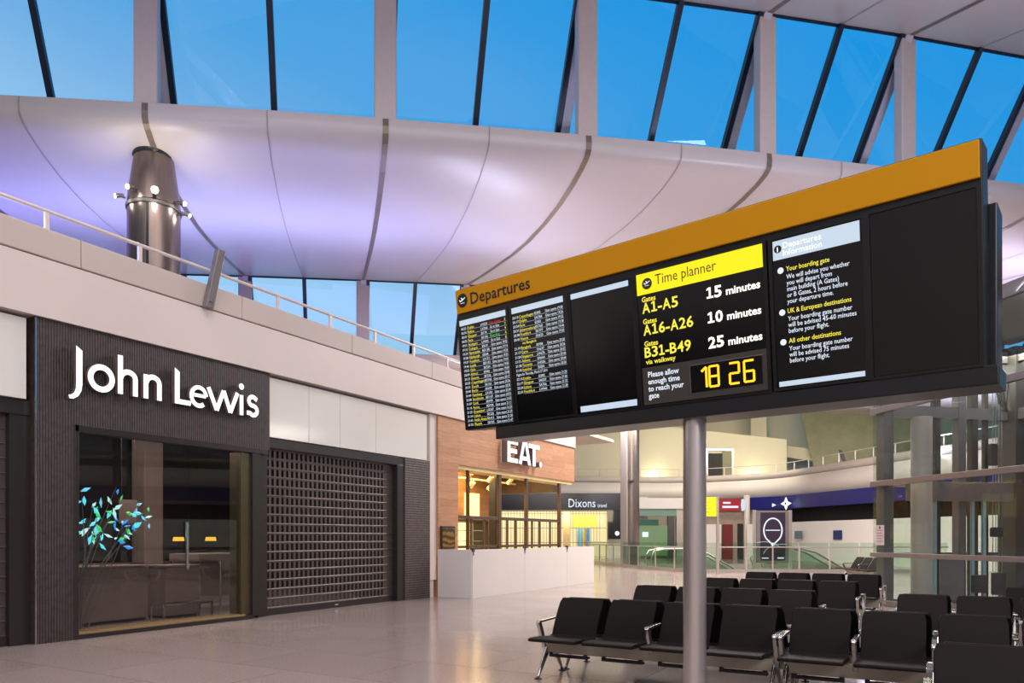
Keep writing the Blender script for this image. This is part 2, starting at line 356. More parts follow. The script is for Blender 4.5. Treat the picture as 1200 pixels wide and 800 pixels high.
# --- shells of the wave roof
q0, q1, q2 = 3.01192e-3, 0.15469, 18.182
NX = [-36, -30.5, -25, -19.5, -13.9, -8.45, -3.02, 1.907, 6.7, 10.835, 15.3, 19.8, 24.5, 29.5, 35, 41, 48]
def Np(X): return Vector((X, q2 + q1*X + q2_(X)))
def q2_(X): return q0*X*X
def dv(X):
    dx = max(-9.0, min(0.5, -3.55 - 0.13*X)); return Vector((dx, math.sqrt(13.4**2 - dx*dx)))
PROF = [(0, 11.5), (-0.02, 11.32), (0.0, 11.15), (0.08, 11.06), (0.2, 10.99), (0.5, 10.89), (1.1, 10.77), (2.1, 10.67), (3.4, 10.66), (5.0, 10.75),
        (6.5, 10.93), (8.0, 11.17), (9.5, 11.42), (11.2, 11.72), (12.4, 11.95), (13.4, 12.15)]
def shell_pt(X, u, z, j, dz):
    n = Np(X); d = dv(X)
    p = n + d*((u + 13.4*j)/13.4)
    return c2w(p.x, p.y) + (z + dz,)
XS = []
for a, b_ in zip(NX[:-1], NX[1:]):
    XS += [a + (b_-a)*k/4 for k in range(4)]
XS.append(NX[-1])
SHELLS = [(-2, 6.0), (-1, 3.0), (0, 0.0), (1, -2.35)]
for j, dz in SHELLS:
    rows = [[shell_pt(X, u, z, j, dz) for X in XS] for u, z in PROF]
    rows.append([shell_pt(X, 13.4, 12.45, j, dz) for X in XS])          # turned-up far edge
    if j == 1:                                   # upstand and roof slab over the far upper level
        XR = [X for X in XS if X >= 10.8]
        struct(MB().grid([[shell_pt(X, 13.4, z, j, dz) for X in XR] for z in (12.3, 16.0)] + [[shell_pt(X, 40.0, 16.2, j, dz) for X in XR]]).build('ceiling', M['soffit']))
    o = MB().grid(rows).build('ceiling', M['soffit'], smooth=50)
    struct(o)
n_trim = [0]
def trim(mb, m, label=None, cat='trim', **k):
    n_trim[0] += 1
    return struct(mb.build('trim_%d' % n_trim[0], m, **k), label, cat)
# seams between the soffit panels: a broad gasket at each post, a fine joint half way
for j, dz in SHELLS[1:]:
    for i, X in enumerate(NX):
        for Xc, w, m in ((X, 0.07, M['gasket']), ((X + NX[i+1])/2 if i+1 < len(NX) else None, 0.016, M['fine_line'])):
            if Xc is None: continue
            rows = []
            for u, z in PROF:
                zz = z - 0.012
                rows.append([shell_pt(Xc-w, u-0.012 if u < 0.3 else u, zz, j, dz), shell_pt(Xc+w, u-0.012 if u < 0.3 else u, zz, j, dz)])
            trim(MB().grid(rows), m)
# clerestory windows: leaning glass between the far edge of one shell and the nose of the next
n_win = [0]
for (ja, dza), (jb, dzb) in zip(SHELLS[:-1], SHELLS[1:]):
    ztop = 12.15 + dza; zbot = 11.5 + dzb - 0.1; lean = 0.58*(ztop-zbot)
    for i in range(len(NX)-1):
        n_win[0] += 1
        xa, xb = NX[i], NX[i+1]; xm = (xa+xb)/2
        root = sempty('window_%d' % n_win[0], 'leaning blue clerestory bay of two panes', 'window')
        def gp(X, t, off=0.0):           # t 0 top .. 1 bottom
            return Vector(shell_pt(X, lean*t + 0.05 + off, ztop + (zbot-ztop)*t, jb, 0))
        for a, b_ in ((xa, xm), (xm, xb)):
            g = MB(); g.add([gp(a,0), gp(b_,0), gp(b_,1), gp(a,1)], [(0,1,2,3)]); g.build('pane', M['sky_glass'], root)
        MB().bar(gp(xm,0,-0.05), gp(xm,1,-0.05), 0.15, 0.14).build('mullion', M['dark_mullion'], root)
        sd_ = -1 if xa > 0 else 1
        MB().bar(gp(xa+sd_*0.24,0,-0.05), gp(xa+sd_*0.24,1,-0.05), 0.14, 0.14).build('mullion', M['dark_mullion'], root)
        MB().bar(gp(xa+sd_*0.04,0,-0.06), gp(xa+sd_*0.04,1,-0.06), 0.24, 0.12).build('frame', M['pale_mullion'], root)
        MB().bar(gp(xa,1,-0.06), gp(xb,1,-0.06), 0.10, 0.14).build('sill', M['dark_mullion'], root)
        MB().bar(gp(xa,0,-0.02), gp(xb,0,-0.02), 0.08, 0.08).build('head', M['dark_mullion'], root)
    for X in NX:                         # upright white posts on the nose
        p = Vector(shell_pt(X, 0.16, 0, jb, 0)); dd = dv(X); ang = YAW + math.atan2(dd.y, dd.x) - math.pi/2
        mb = MB(); hw = 0.26
        ca, sa = math.cos(ang), math.sin(ang)
        z0, z1 = 11.3 + dzb, ztop + 0.05
        vs = []
        for z in (z0, z1):
            for a, b_ in ((-hw,-0.14),(hw,-0.14),(hw,0.14),(-hw,0.14)): vs.append((p.x+a*ca-b_*sa, p.y+a*sa+b_*ca, z))
        mb.add(vs, [(0,3,2,1),(4,5,6,7),(0,1,5,4),(1,2,6,5),(2,3,7,6),(3,0,4,7)])
        trim(mb, M['post'], bevel=0.03)

# --- left building: white fascia, parapet, upper deck
XF = -10.85
wl = MB(); wl.box(-11.6, -14, 4.58, XF, 23.38, 5.40); wl.box(-11.6, -14, 4.2, -11.2, 23.38, 4.6)
struct(wl.build('wall_left', M['white_panel']), 'long white fascia band above the shops', 'wall')
gv = MB(); gv.box(-11.5, -14, 5.395, XF-0.06, 23.38, 5.435); trim(gv, M['groove'])
pp = MB()
ys = [-14 + i*2.9 for i in range(13)] + [23.38]
for a, b_ in zip(ys[:-1], ys[1:]): pp.box(-11.25, a+0.004, 5.43, XF-0.02, b_-0.004, 5.84)
struct(pp.build('wall_parapet', M['parapet'], bevel=0.015), 'pale parapet with joints along the upper deck', 'wall')
dk = MB(); dk.box(-40, -14, 5.30, -11.3, 28, 5.42); struct(dk.build('floor_upper', M['parapet']))
# hall enclosure behind and beside the viewer
wb = MB(); wb.box(-45, -15, 0, 30, -14.6, 9.5); struct(wb.build('wall_back', M['white_panel']))
wu = MB(); wu.box(-40.4, -15, 0, -40, 60, 9.5); struct(wu.build('wall_left_outer', M['white_panel']))
wr = MB(); wr.box(26, -15, 0, 26.4, 40, 9.5); struct(wr.build('wall_right', M['white_panel']))

# --- shopfront left: narrow ribbed pier, sign band, display window
sf = MB()
sf.box(-11.15, 5.68, 0, -10.9, 6.22, 4.58)                # pier
sf.box(-11.15, 6.22, 3.14, -10.9, 9.86, 4.58)             # sign band
struct(sf.build('wall_shopfront', M['ribbed_v']), 'dark vertically ribbed shop surround with the white sign', 'wall')
ed = MB(); ed.box(-10.905, 5.665, 0, -10.88, 5.685, 4.56); trim(ed, M['chrome'])
win = sempty('window_display', 'tall dark shop display window with bronze right reveal', 'window', (-10.95, 6.22, 0))
fr = MB(); fr.box(-0.1, 0, 0, 0.06, 0.06, 3.14); fr.box(-0.1, 0, 3.04, 0.06, 3.6, 3.14); fr.box(-0.15, 0, 0, 0.05, 3.3, 0.07)
fr.build('frame', M['shopframe'], win, bevel=0.008)
rv = MB(); rv.box(-0.30, 3.02, 0.08, 0.0, 3.24, 3.04); rv.build('jamb', M['bronze'], win)
rv = MB(); rv.box(-0.22, 3.24, 0.05, 0.05, 3.42, 3.14); rv.build('jamb', M['shopframe'], win)
sl = MB(); sl.box(-0.30, 0.06, 0.07, 0.02, 3.1, 0.10); sl.build('sill', mat('brass_sill', (180, 150, 105), 0.3, 0.5), win)
for k, (a, b_) in enumerate(((0.06, 1.05), (1.05, 1.98), (1.98, 3.02))):
    g = MB(); g.box(-0.07, a+0.004, 0.10, -0.055, b_-0.004, 3.04); g.build('pane', M['shop_glass'], win)
g = MB(); g.box(-0.04, 1.90, 0.95, 0.0, 1.94, 1.75); g.tube([(-0.03,1.92,1.0),(0.03,1.92,1.0)],0.01); g.tube([(-0.03,1.92,1.7),(0.03,1.92,1.7)],0.01)
g.build('handle', M['chrome'], win, bevel=0.006)
# shop room behind the window and shutters
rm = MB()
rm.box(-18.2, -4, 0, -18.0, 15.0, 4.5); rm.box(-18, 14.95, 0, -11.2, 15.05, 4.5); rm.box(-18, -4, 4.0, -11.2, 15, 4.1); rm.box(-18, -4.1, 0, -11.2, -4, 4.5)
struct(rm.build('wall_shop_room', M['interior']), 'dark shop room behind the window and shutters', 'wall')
# dark lintel, frames and end panel
lt = MB(); lt.box(-11.3, 9.86, 3.19, -10.97, 14.02, 3.38); lt.box(-11.3, 9.66, 0, -11.0, 9.90, 3.2); lt.box(-11.3, 13.76, 0, -10.97, 14.02, 3.2)
lt.box(-11.3, -4, 3.19, -11.0, 5.68, 3.40)
struct(lt.build('trim_shutter_frame', M['shopframe'], bevel=0.01), 'dark frame around the roller shutters', 'trim')
rtn = MB(); rtn.box(-11.3, 5.40, 0, -11.02, 5.69, 3.4); struct(rtn.build('wall_pier_return', M['shopframe']))
ep = MB(); ep.box(-11.3, 14.02, 0, -10.95, 15.02, 3.38); struct(ep.build('wall_end_panel', M['ribbed_h']), 'dark horizontally ribbed end panel right of the shutter', 'wall')
bs = MB(); bs.box(-11.3, 15.02, 0.42, -10.95, 15.30, 4.57); trim(bs, M['white_panel'], 'white pier between ribbed panel and wooden cafe front', 'pier', bevel=0.01)
bs = MB(); bs.box(-11.3, 15.04, 0, -10.97, 15.20, 0.42); trim(bs, M['parapet'])
# cream glass panels under the fascia
def panel(y0, y1, z0, z1, joints, label):
    t = sempty('trim_glass_panel', label, 'panel', (-10.97, y0, z0))
    ed = [0] + joints + [y1-y0]
    for a, b_ in zip(ed[:-1], ed[1:]):
        q = MB(); q.box(-0.2, a+0.005, 0, 0.02, b_-0.005, z1-z0); q.build('panel', M['cream_glass'], t, bevel=0.006)
panel(9.87, 14.90, 3.39, 4.52, [1.05, 1.95, 3.1], 'long cream glass panel over the right roller shutter')
panel(-4, 5.59, 3.41, 4.53, [2.4, 4.8, 7.2], 'cream glass panel at the left edge of the photo')

# --- cafe: wood front
wd = MB()
wd.box(-11.5, 15.30, 3.40, -10.9, 23.38, 4.57); wd.box(-11.5, 15.30, 0, -10.9, 16.20, 3.40)
struct(wd.build('wall_cafe', M['wood']), 'oak clad cafe front under the illuminated sign', 'wall')
cd = MB(); cd.box(-11.5, 16.2, 3.30, -10.95, 23.3, 3.40); struct(cd.build('ceiling_cafe_edge', M['cream']))
ci = MB(); ci.box(-14.1, 15.3, 3.9, -11.5, 23.3, 4.0); ci.box(-13.9, 23.0, 3.05, -11.5, 23.3, 3.9)
struct(ci.build('ceiling_cafe', M['brown_frame']))
cb = MB(); cb.box(-14.1, 15.2, 0, -13.9, 23.3, 4.0); cb.box(-13.9, 15.2, 0, -11.5, 15.3, 4.0)
struct(cb.build('wall_cafe_back', M['wood_dark']))
area('cafe_light', (-12.6, 18.5, 3.85), (0, 0, 0), 1.6, 5.5, 520, (1.0, 0.74, 0.38))

# --- far building closing the hall
FW = [(-38, 33), (-30, 40.5), (-26.3, 45.0), (-22.2, 48.4), (-18.5, 51.0), (-14.8, 52.8), (-9.5, 51.9), (-6.2, 48.4), (-3.2, 44.9), (0.1, 41.0), (2.4, 38.6), (8, 32.2), (15, 24.2), (24, 14)]
def densify(P, n=6):
    V = [Vector(p) for p in P]; out = []
    for i in range(len(V)-1):
        p0 = V[max(i-1,0)]; p1 = V[i]; p2 = V[i+1]; p3 = V[min(i+2,len(V)-1)]
        for k in range(n):
            t = k/n
            out.append(0.5*((2*p1)+(p2-p0)*t+(2*p0-5*p1+4*p2-p3)*t*t+(3*p1-p0-3*p2+p3)*t**3))
    out.append(V[-1]); return out
FD = densify(FW)
def offs(d):                               # curve shifted away from the hall by d
    out = []
    for i, p in enumerate(FD):
        a = FD[max(i-1,0)]; b_ = FD[min(i+1,len(FD)-1)]; t = (b_-a).normalized(); out.append(p + Vector((-t.y, t.x))*d)
    return out
def band(z0, z1, d=0.0, i0=0, i1=None):
    pts = offs(d)[i0:i1]
    return MB().grid([[(p.x,p.y,z0) for p in pts], [(p.x,p.y,z1) for p in pts]])
fp = band(5.43, 5.84, 0.02); struct(fp.build('wall_far_parapet', M['parapet'], smooth=40, thick=0.12), 'curving pale parapet across the far side of the hall', 'wall')
ff = band(4.2, 5.40, 0.0); struct(ff.build('wall_far', M['white_panel'], smooth=40, thick=0.12), 'curving white fascia across the far side of the hall', 'wall')
gg = band(5.39, 5.44, 0.1); trim(gg, M['groove'])
M['far_lower'] = mat('far_lower', (186, 172, 158), 0.5)
for i0, i1 in ((0, 8), (24, None)):
    lo = band(0, 4.3, 1.2, i0, i1); struct(lo.build('wall_far_lower', M['far_lower'], smooth=40))
sfx = MB().grid([[(p.x,p.y,4.22) for p in offs(0)], [(p.x,p.y,4.22) for p in offs(1.3)]]); struct(sfx.build('ceiling_far_edge', M['parapet']))
udk = MB().grid([[(p.x,p.y,5.4) for p in offs(0)], [(p.x,p.y,5.4) for p in offs(14)]]); struct(udk.build('floor_far_upper', M['parapet']))
# upper level: beige blocks, inclined concrete wall
def cblock(X0, X1, Y0, Y1, zl, zr, m, name, label):
    vs = []
    for X, Y, in ((X0,Y0),(X1,Y0),(X1,Y1),(X0,Y1)): vs.append(c2w(X,Y)+(5.4,))
    for X, Y, z in ((X0,Y0,zl),(X1,Y0,zr),(X1,Y1,zr),(X0,Y1,zl)): vs.append(c2w(X,Y)+(z,))
    return struct(MB().add(vs, [(0,3,2,1),(4,5,6,7),(0,1,5,4),(1,2,6,5),(2,3,7,6),(3,0,4,7)]).build(name, m), label, 'wall')
cblock(-8, 20.72, 56, 58.5, 11.9, 8.86, M['far_wall'], 'wall_upper_block', 'beige upper wall with a sloping top and a door in it')
cblock(-16, 48, 61, 61.4, 16, 16, M['far_wall'], 'wall_upper_back', 'pale wall behind the sloping upper block')
pr = MB(); a = c2w(19.7, 59.0); pr.box(a[0]-0.6, a[1]-0.5, 5.4, a[0]+0.6, a[1]+0.5, 15); trim(pr, M['far_wall'])
st = MB(); st.bar(c2w(14.6,58)+(9.3,), c2w(16.6,58)+(14.5,), 0.35, 0.35); trim(st, M['white_panel'], 'white slanting strut above the upper beige wall', 'strut')
st = MB(); st.bar(c2w(20.9,58)+(8.2,), c2w(25,58)+(7.6,), 0.9, 0.9); trim(st, M['far_wall'])
cw = MB().add([c2w(23.1,56)+(5.4,), c2w(44,46)+(5.4,), c2w(42,50)+(13.5,), c2w(22.4,59)+(13.5,)], [(0,1,2,3)])
struct(cw.build('wall_concrete', M['concrete'], thick=0.3), 'leaning grey green concrete wall above the far deck', 'wall')
dr = sempty('door_1', 'dark upper level doorway in a pale metal frame', 'door', c2w(14.6, 55.95)+(5.6,))
dr.rotation_euler = (0, 0, YAW)
q = MB()
for a in ((0,0,0,0.14,0.15,2.5),(1.95,0,0,2.1,0.15,2.5),(0,0,2.38,2.1,0.15,2.55)): q.box(a[0],-0.1,a[2],a[3],0.1,a[5])
q.build('frame', M['steel'], dr, bevel=0.01)
q = MB(); q.box(0.2,-0.05,0,1.25,0.0,2.2); q.box(0.35,-0.07,0.2,1.1,-0.05,1.0); q.box(0.35,-0.07,1.15,1.1,-0.05,2.0); q.build('leaf', M['dark'], dr)
q = MB(); q.box(1.25,-0.04,0,1.95,0.02,2.38); q.build('side_panel', M['concrete'], dr)
for X, Y in ((10.6, 55.7), (18.0, 55.7), (1.5, 55.7)):
    p = c2w(X, Y); area('deck_uplight', (p[0], p[1], 5.75), UP, 1.6, 0.3, 60, (1.0, 0.93, 0.62))
p = c2w(12, 53); area('deck_fill', (p[0], p[1], 15.2), (math.radians(40), 0, YAW), 18, 3, 1500, (1.0, 0.93, 0.76))  # unseen fill added to warm the upper walls against the blue sky
p = c2w(18, 47); area('deck_fill', (p[0], p[1], 9.4), (math.radians(75), 0, YAW), 16, 2, 1650, (1.0, 0.93, 0.76))  # added fill aimed at the concrete and beige upper walls

# ================================================================== OBJECTS
# ---------------------------------------------------------------- departures board
BY = math.atan2(-0.1684, 0.9857)
bp0 = c2w(-0.431 + 0.7718*2.385, 7.5 - 0.6358*2.385)
board = thing('departures_board', (bp0[0], bp0[1], 0), 'large black departures board with yellow header on a steel pole', 'information board', BY)
HV = 1.3793
def bp(s, v, d=0.0):                          # along, up the tilted face, out towards the reader
    nx = 0.1160; nz = 0.9932
    return (s-2.385, -(v*nx) - d*nz, 2.58 + v*nz - d*nx)
def bbox(s0, s1, v0, v1, d0, d1, mb=None):
    return (mb or MB()).prism([(s0,v0),(s1,v0),(s1,v1),(s0,v1)], bp, d0, d1)
bbox(-0.03, 4.43, -0.005, 1.385, -0.24, 0.0).build('housing', M['board'], board, bevel=0.008)
rb = MB(); rb.box(-2.1, 0.16, 2.49, 2.09, 0.42, 3.66); rb.build('rear_housing', M['board'], board, bevel=0.01)
bm_ = MB(); bm_.box(-2.02, -0.02, 2.455, 2.12, 0.34, 2.58); bm_.build('support_beam', M['board'], board, bevel=0.01)
pl = MB(); pl.lathe([(0.093, 0.0), (0.093, 2.46)], 0, 0.14, 36); pl.build('pole', M['steel'], board, smooth=40)
pl = MB(); pl.lathe([(0.2, 0.0), (0.2, 0.012), (0.1, 0.03)], 0, 0.14, 36); pl.build('base_plate', M['steel'], board, smooth=40)
hd = bbox(-0.018, 4.418, 1.145, 1.37, 0.0, 0.03).build('header', M['yellow'], board, bevel=0.004); hd['label'] = 'yellow header band'
t = MB(); put_text(t, 'Departures', 0.155, 0.18, 1.205, bp, 0.033, fit=0.735, bold=0.012); t.build('lettering', M['ink'], hd)
def disc(mb, s, v, r, d, n=28): return mb.prism(arc(s, v, r, r, 0, 360*(n-1)/n, n-1), bp, d-0.002, d)
t = MB(); disc(t, 0.072, 1.262, 0.066, 0.034); t.build('roundel', M['ink'], hd)
def plane_icon(s, v, k, d):
    t = MB()
    t.prism([(s-0.75*k,v+0.15*k),(s-0.6*k,v+0.18*k),(s-0.42*k,v-0.02*k),(s-0.1*k,v+0.1*k),(s-0.3*k,v+0.45*k),(s-0.14*k,v+0.48*k),(s+0.2*k,v+0.2*k),(s+0.62*k,v+0.42*k),(s+0.72*k,v+0.32*k),(s+0.1*k,v-0.02*k),(s-0.5*k,v-0.22*k)], bp, d, d+0.002)
    t.prism([(s-0.45*k,v-0.5*k),(s+0.45*k,v-0.5*k),(s+0.45*k,v-0.42*k),(s-0.45*k,v-0.42*k)], bp, d, d+0.002)
    return t
plane_icon(0.072, 1.262, 0.058, 0.034).build('plane_symbol', M['s_text'], hd)
def screen(s0, s1, v0, v1, bez=0.02, lab=None):
    o = bbox(s0, s1, v0, v1, 0.0, 0.022).build('screen', M['screen'], board, bevel=0.003)
    if lab: o['label'] = lab
    # bezel
    mb = MB()
    for a in ((s0-0.025,s0,v0-0.02,v1+0.02),(s1,s1+0.025,v0-0.02,v1+0.02),(s0,s1,v1,v1+0.02),(s0,s1,v0-0.02,v0)): bbox(a[0],a[1],a[2],a[3],0.0,0.03,mb)
    mb.build('bezel', M['board'], o)
    return o
D = 0.024
CIT = ['Dublin','Belfast','Glasgow','Paris','Stuttgart','Cologne','Newcastle','Edinburgh','Frankfurt','Leeds','Oslo','Athens','Geneva','Copenhagen','Zurich','Berlin','Hamburg','Stockholm','Cork','Rome','Dusseldorf','Lisbon','Addis Ababa','Munich']
s1 = screen(0.0, 0.605, 0.02, 1.08, lab='list of flights with red and green status words')
bbox(0.0, 0.595, 1.022, 1.075, D-0.002, D).build('title_strip', M['s_white'], s1)
n = 24; v0 = 0.993; pt = (0.993-0.05)/(n-1)
tm = ['%02d:%02d' % (18+(i*9+25)//60, (i*9+25) % 60) for i in range(n)]
fn_ = ['%s%d' % (random.choice(['EI','BD','LH','LX','SK']), random.randint(100, 999)) for i in range(n)]
stt = ['', 'Go to Gate', 'Go to Gate', '', 'Go to Gate'] + ['Gate opens %02d:%02d' % (18+(i*9+20)//60, (i*9+20) % 60) for i in range(5, n)]
def say1(m, body, size, x, y, **kw):
    t = MB(); put_text(t, body, size, x, y, bp, D+0.001, **kw); t.build('lettering', M[m], s1)
say1('s_text', '\n'.join(tm), 0.033, 0.012, v0-0.013, pitch=pt)
say1('s_text', '\n'.join(fn_), 0.033, 0.275, v0-0.013, pitch=pt)
say1('s_text', '\n'.join(stt[1:3]), 0.033, 0.395, v0-0.013-pt, pitch=pt, fit=0.115)
say1('s_text', stt[4], 0.033, 0.395, v0-0.013-4*pt, fit=0.115)
say1('s_text', '\n'.join(stt[5:]), 0.033, 0.395, v0-0.013-5*pt, pitch=pt, fit=0.2)
t = MB()
for i in range(n): bbox(0.10, 0.60, v0-0.020-i*pt, v0-0.0188-i*pt, D, D+0.001, t)
t.build('row_lines', M['s_text'], s1)
say1('s_yellow', '\n'.join(CIT), 0.034, 0.10, v0-0.013, pitch=pt)
say1('s_yellow', '5\n7\n9\n4\n8', 0.034, 0.575, v0-0.013, pitch=pt)
say1('s_red', 'Gate closing', 0.034, 0.39, v0-0.013, fit=0.14)
say1('s_green', 'Boarding', 0.034, 0.39, v0-0.013-3*pt, fit=0.12)
s2 = screen(0.665, 1.30, 0.025, 1.075, lab='half filled list of flights in two blocks')
bbox(0.67, 1.26, 1.018, 1.07, D-0.002, D).build('title_strip', M['s_white'], s2)
rows = [0.978-0.0405*i for i in range(6)] + [0.978-0.0405*i for i in range(7, 13)] + [0.978-0.0405*i for i in range(14, 18)]
c2 = ['Copenhagen','Dublin','Paris','Johannesburg','Frankfurt','Vienna','Bangkok','Cairo','Singapore','Athens','Toronto','Istanbul','Dublin','Glasgow','Lisbon','Frankfurt']
def say(par, m, fn, depth, *items):
    """each block of lettering is a part of its own: (text, size, x, y, options)"""
    for body, size, x, y, kw in items:
        t = MB(); put_text(t, body, size, x, y, fn, depth, **kw); t.build('lettering', M[m] if isinstance(m, str) else m, par)
for blk, (i0, i1) in enumerate(((0,6),(6,12),(12,16))):
    k = i1-i0; o_ = dict(pitch=0.0405)
    say(s2, 's_text', bp, D+0.001, ('\n'.join('%02d:%02d' % (20+blk, 10+7*i) for i in range(k)), 0.033, 0.675, rows[i0]-0.012, o_),
        ('\n'.join('%s%d' % (random.choice(['SK','EI','LH','TG','SA']), random.randint(200, 999)) for i in range(k)), 0.033, 0.935, rows[i0]-0.012, o_),
        ('\n'.join('Gate opens %02d:%02d' % (19+blk, 20+6*i) for i in range(k)), 0.033, 1.06, rows[i0]-0.012, dict(pitch=0.0405, fit=0.195)))
    say(s2, 's_yellow', bp, D+0.001, ('\n'.join(c2[i0:i1]), 0.034, 0.755, rows[i0]-0.012, o_))
say(s2, 's_text', bp, D+0.001, ('Flights for Thursday, March 27 2014', 0.034, 0.68, 0.978-0.0405*13-0.012, dict(fit=0.36)))
say(s2, 's_yellow', bp, D+0.001, ('via Bangkok', 0.034, 0.775, 0.978-0.0405*6-0.012, {}))
t = MB()
for r in rows: bbox(0.755, 1.26, r-0.020, r-0.0188, D, D+0.001, t)
t.build('row_lines', M['s_text'], s2)
s3 = screen(1.338, 1.955, 0.015, 1.07, lab='empty dark screen between two pale strips')
bbox(1.345, 1.925, 1.017, 1.062, D-0.002, D).build('title_strip', M['s_white'], s3)
bbox(1.375, 1.945, 0.03, 0.082, D-0.002, D).build('foot_strip', M['s_white'], s3)
s4 = screen(2.0, 3.06, 0.015, 1.085, lab='walking time panel with orange clock')
yb = bbox(2.004, 3.055, 0.915, 1.082, D-0.002, D); yb.build('title_strip', M['s_yband'], s4)
t = MB(); put_text(t, 'Time planner', 0.115, 2.175, 0.972, bp, D+0.001, fit=0.52); disc(t, 2.10, 0.995, 0.045, D+0.002); t.build('lettering', M['brown_ink'], s4)
plane_icon(2.10, 0.998, 0.04, D+0.003).build('plane_symbol', M['s_text'], s4)
for i, (a, b_) in enumerate((('A1-A5', 0.33), ('A16-A26', 0.45), ('B31-B49', 0.42))):
    vv = (0.765, 0.588, 0.408)[i]
    say(s4, 's_yellow', bp, D+0.001, ('Gates', 0.058, 2.045, vv+0.090, dict(fit=0.125, bold=0.02)))
    t = MB(); put_digits(t, a, 0.118, 2.04, vv, bp, D+0.001, b_, 0.02); t.build('lettering', M['s_yellow'], s4)
say(s4, 's_yellow', bp, D+0.001, ('via walkway', 0.055, 2.05, 0.352, dict(fit=0.27, bold=0.015)))
for i, a in enumerate(('15', '10', '25')):
    vv = (0.772, 0.585, 0.395)[i]
    say(s4, 's_bold', bp, D+0.001, ('minutes', 0.08, 2.765, vv, dict(fit=0.265, bold=0.025)))
    t = MB(); put_digits(t, a, 0.118, 2.60, vv, bp, D+0.001, 0.135, 0.03); t.build('lettering', M['s_bold'], s4)
lp = bbox(2.012, 3.055, 0.022, 0.325, D-0.002, D+0.001); lp.build('lower_panel', M['screen_grey'], s4)
t = MB(); put_text(t, 'Please allow\nenough time\nto reach your\ngate', 0.062, 2.06, 0.245, bp, D+0.003, pitch=0.058, fit=0.32, bold=0.02); t.build('lettering', M['s_text'], s4)
ck = bbox(2.45, 3.02, 0.07, 0.285, D, D+0.012).build('clock', M['screen'], s4)
t = MB()
for a in ((2.44,3.03,0.28,0.287),(2.44,2.447,0.065,0.287)): bbox(a[0],a[1],a[2],a[3],D,D+0.016,t)
t.build('clock_frame', M['chrome'], s4)
SEG = {'1':'bc','8':'abcdefg','2':'abged','6':'acdefg'}
t = MB()
for ch, s_ in (('1',2.505),('8',2.605),('2',2.77),('6',2.885)):
    w, h = 0.074, 0.155; vb = 0.10
    P = {'a':((0,h),(w,h)),'b':((w,h),(w,h/2)),'c':((w,h/2),(w,0)),'d':((0,0),(w,0)),'e':((0,0),(0,h/2)),'f':((0,h/2),(0,h)),'g':((0,h/2),(w,h/2))}
    for g in SEG[ch]:
        (a0,b0),(a1,b1) = P[g]
        t.ribbon([(s_+a0, vb+b0),(s_+a1, vb+b1)], 0.016, bp, D+0.012, D+0.015)
    if ch == '1': t.ribbon([(s_+w-0.04, vb+h-0.03),(s_+w, vb+h)], 0.018, bp, D+0.012, D+0.015)
t.build('digits', M['s_amber'], s4)
s5 = screen(3.125, 3.735, 0.02, 1.08, lab='departures information text screen')
bbox(3.132, 3.722, 0.937, 1.072, D-0.002, D).build('title_strip', M['s_white'], s5)
t = MB(); disc(t, 3.168, 1.012, 0.027, D+0.001); t.build('information_symbol', M['ink'], s5)
t = MB(); put_text(t, 'i', 0.05, 3.161, 0.994, bp, D+0.002, bold=0.03); put_text(t, 'Departures\nInformation', 0.058, 3.205, 1.01, bp, D+0.001, pitch=0.052, fit=0.27)
t.build('lettering', glow('s_pale', (255, 255, 255), 1.3), s5)
for vv, h, w_ in ((0.845,'Your boarding gate',0.30), (0.548,'UK & European destinations',0.435), (0.335,'All other destinations',0.36)):
    say(s5, 's_yellow', bp, D+0.001, (h, 0.048, 3.222, vv, dict(fit=w_, bold=0.008)))
for vv, b_, w_ in ((0.79,'We will advise you whether\nyou will depart from\nmain building (A Gates)\nor B Gates, 2 hours before\nyour departure time.',0.43), (0.493,'Your boarding gate number\nwill be advised 45-60 minutes\nbefore your flight.',0.465), (0.281,'Your boarding gate number\nwill be advised 75 minutes\nbefore your flight.',0.435)):
    say(s5, 's_text', bp, D+0.001, (b_, 0.047, 3.222, vv, dict(pitch=0.0435, fit=w_, bold=0.006)))
for vv in (0.858, 0.56, 0.348):
    t = MB(); disc(t, 3.182, vv, 0.022, D+0.001); t.build('bullet', M['s_text'], s5)
bbox(3.14, 3.73, 0.03, 0.066, D-0.002, D).build('foot_strip', M['s_white'], s5)
screen(3.785, 4.40, 0.015, 1.09, lab='blank black screen')

# ---------------------------------------------------------------- seat benches
def rounded(w, h, r, n=5):
    P = []
    for cx, cy, a in ((w-r,h-r,0),(r,h-r,90),(r,r*0.4,180),(w-r,r*0.4,270)):
        rr = r if cy > h/2 else r*0.4
        P += [(cx+rr*math.cos(math.radians(a+90*k/n)) if cy>h/2 else (cx if False else (w-rr if cx>w/2 else rr)+rr*math.cos(math.radians(a+90*k/n))), cy+rr*math.sin(math.radians(a+90*k/n))) for k in range(n+1)]
    return P
def seat_mesh():
    mb = MB(); prof = [(-0.50,0.425),(-0.495,0.447),(-0.46,0.456),(-0.30,0.452),(-0.12,0.436),(0.0,0.424),(0.045,0.44),(0.045,0.40),(0.0,0.385),(-0.12,0.395),(-0.30,0.41),(-0.47,0.415)]
    n = len(prof); vs = [(0.0,y,z) for y,z in prof] + [(0.53,y,z) for y,z in prof]
    return mb.add(vs, [tuple(range(n)), tuple(range(2*n-1,n-1,-1))] + [(i,i+n,(i+1)%n+n,(i+1)%n) for i in range(n)])
def back_fn(a, b_, d):                         # upholstered shell leaning back with a gentle curve
    t = b_/0.475; y = 0.025 + 0.255*t - 0.02*math.sin(math.pi*t); z = 0.405 + 0.42*t
    return (a, y + d*0.85, z - d*0.5)
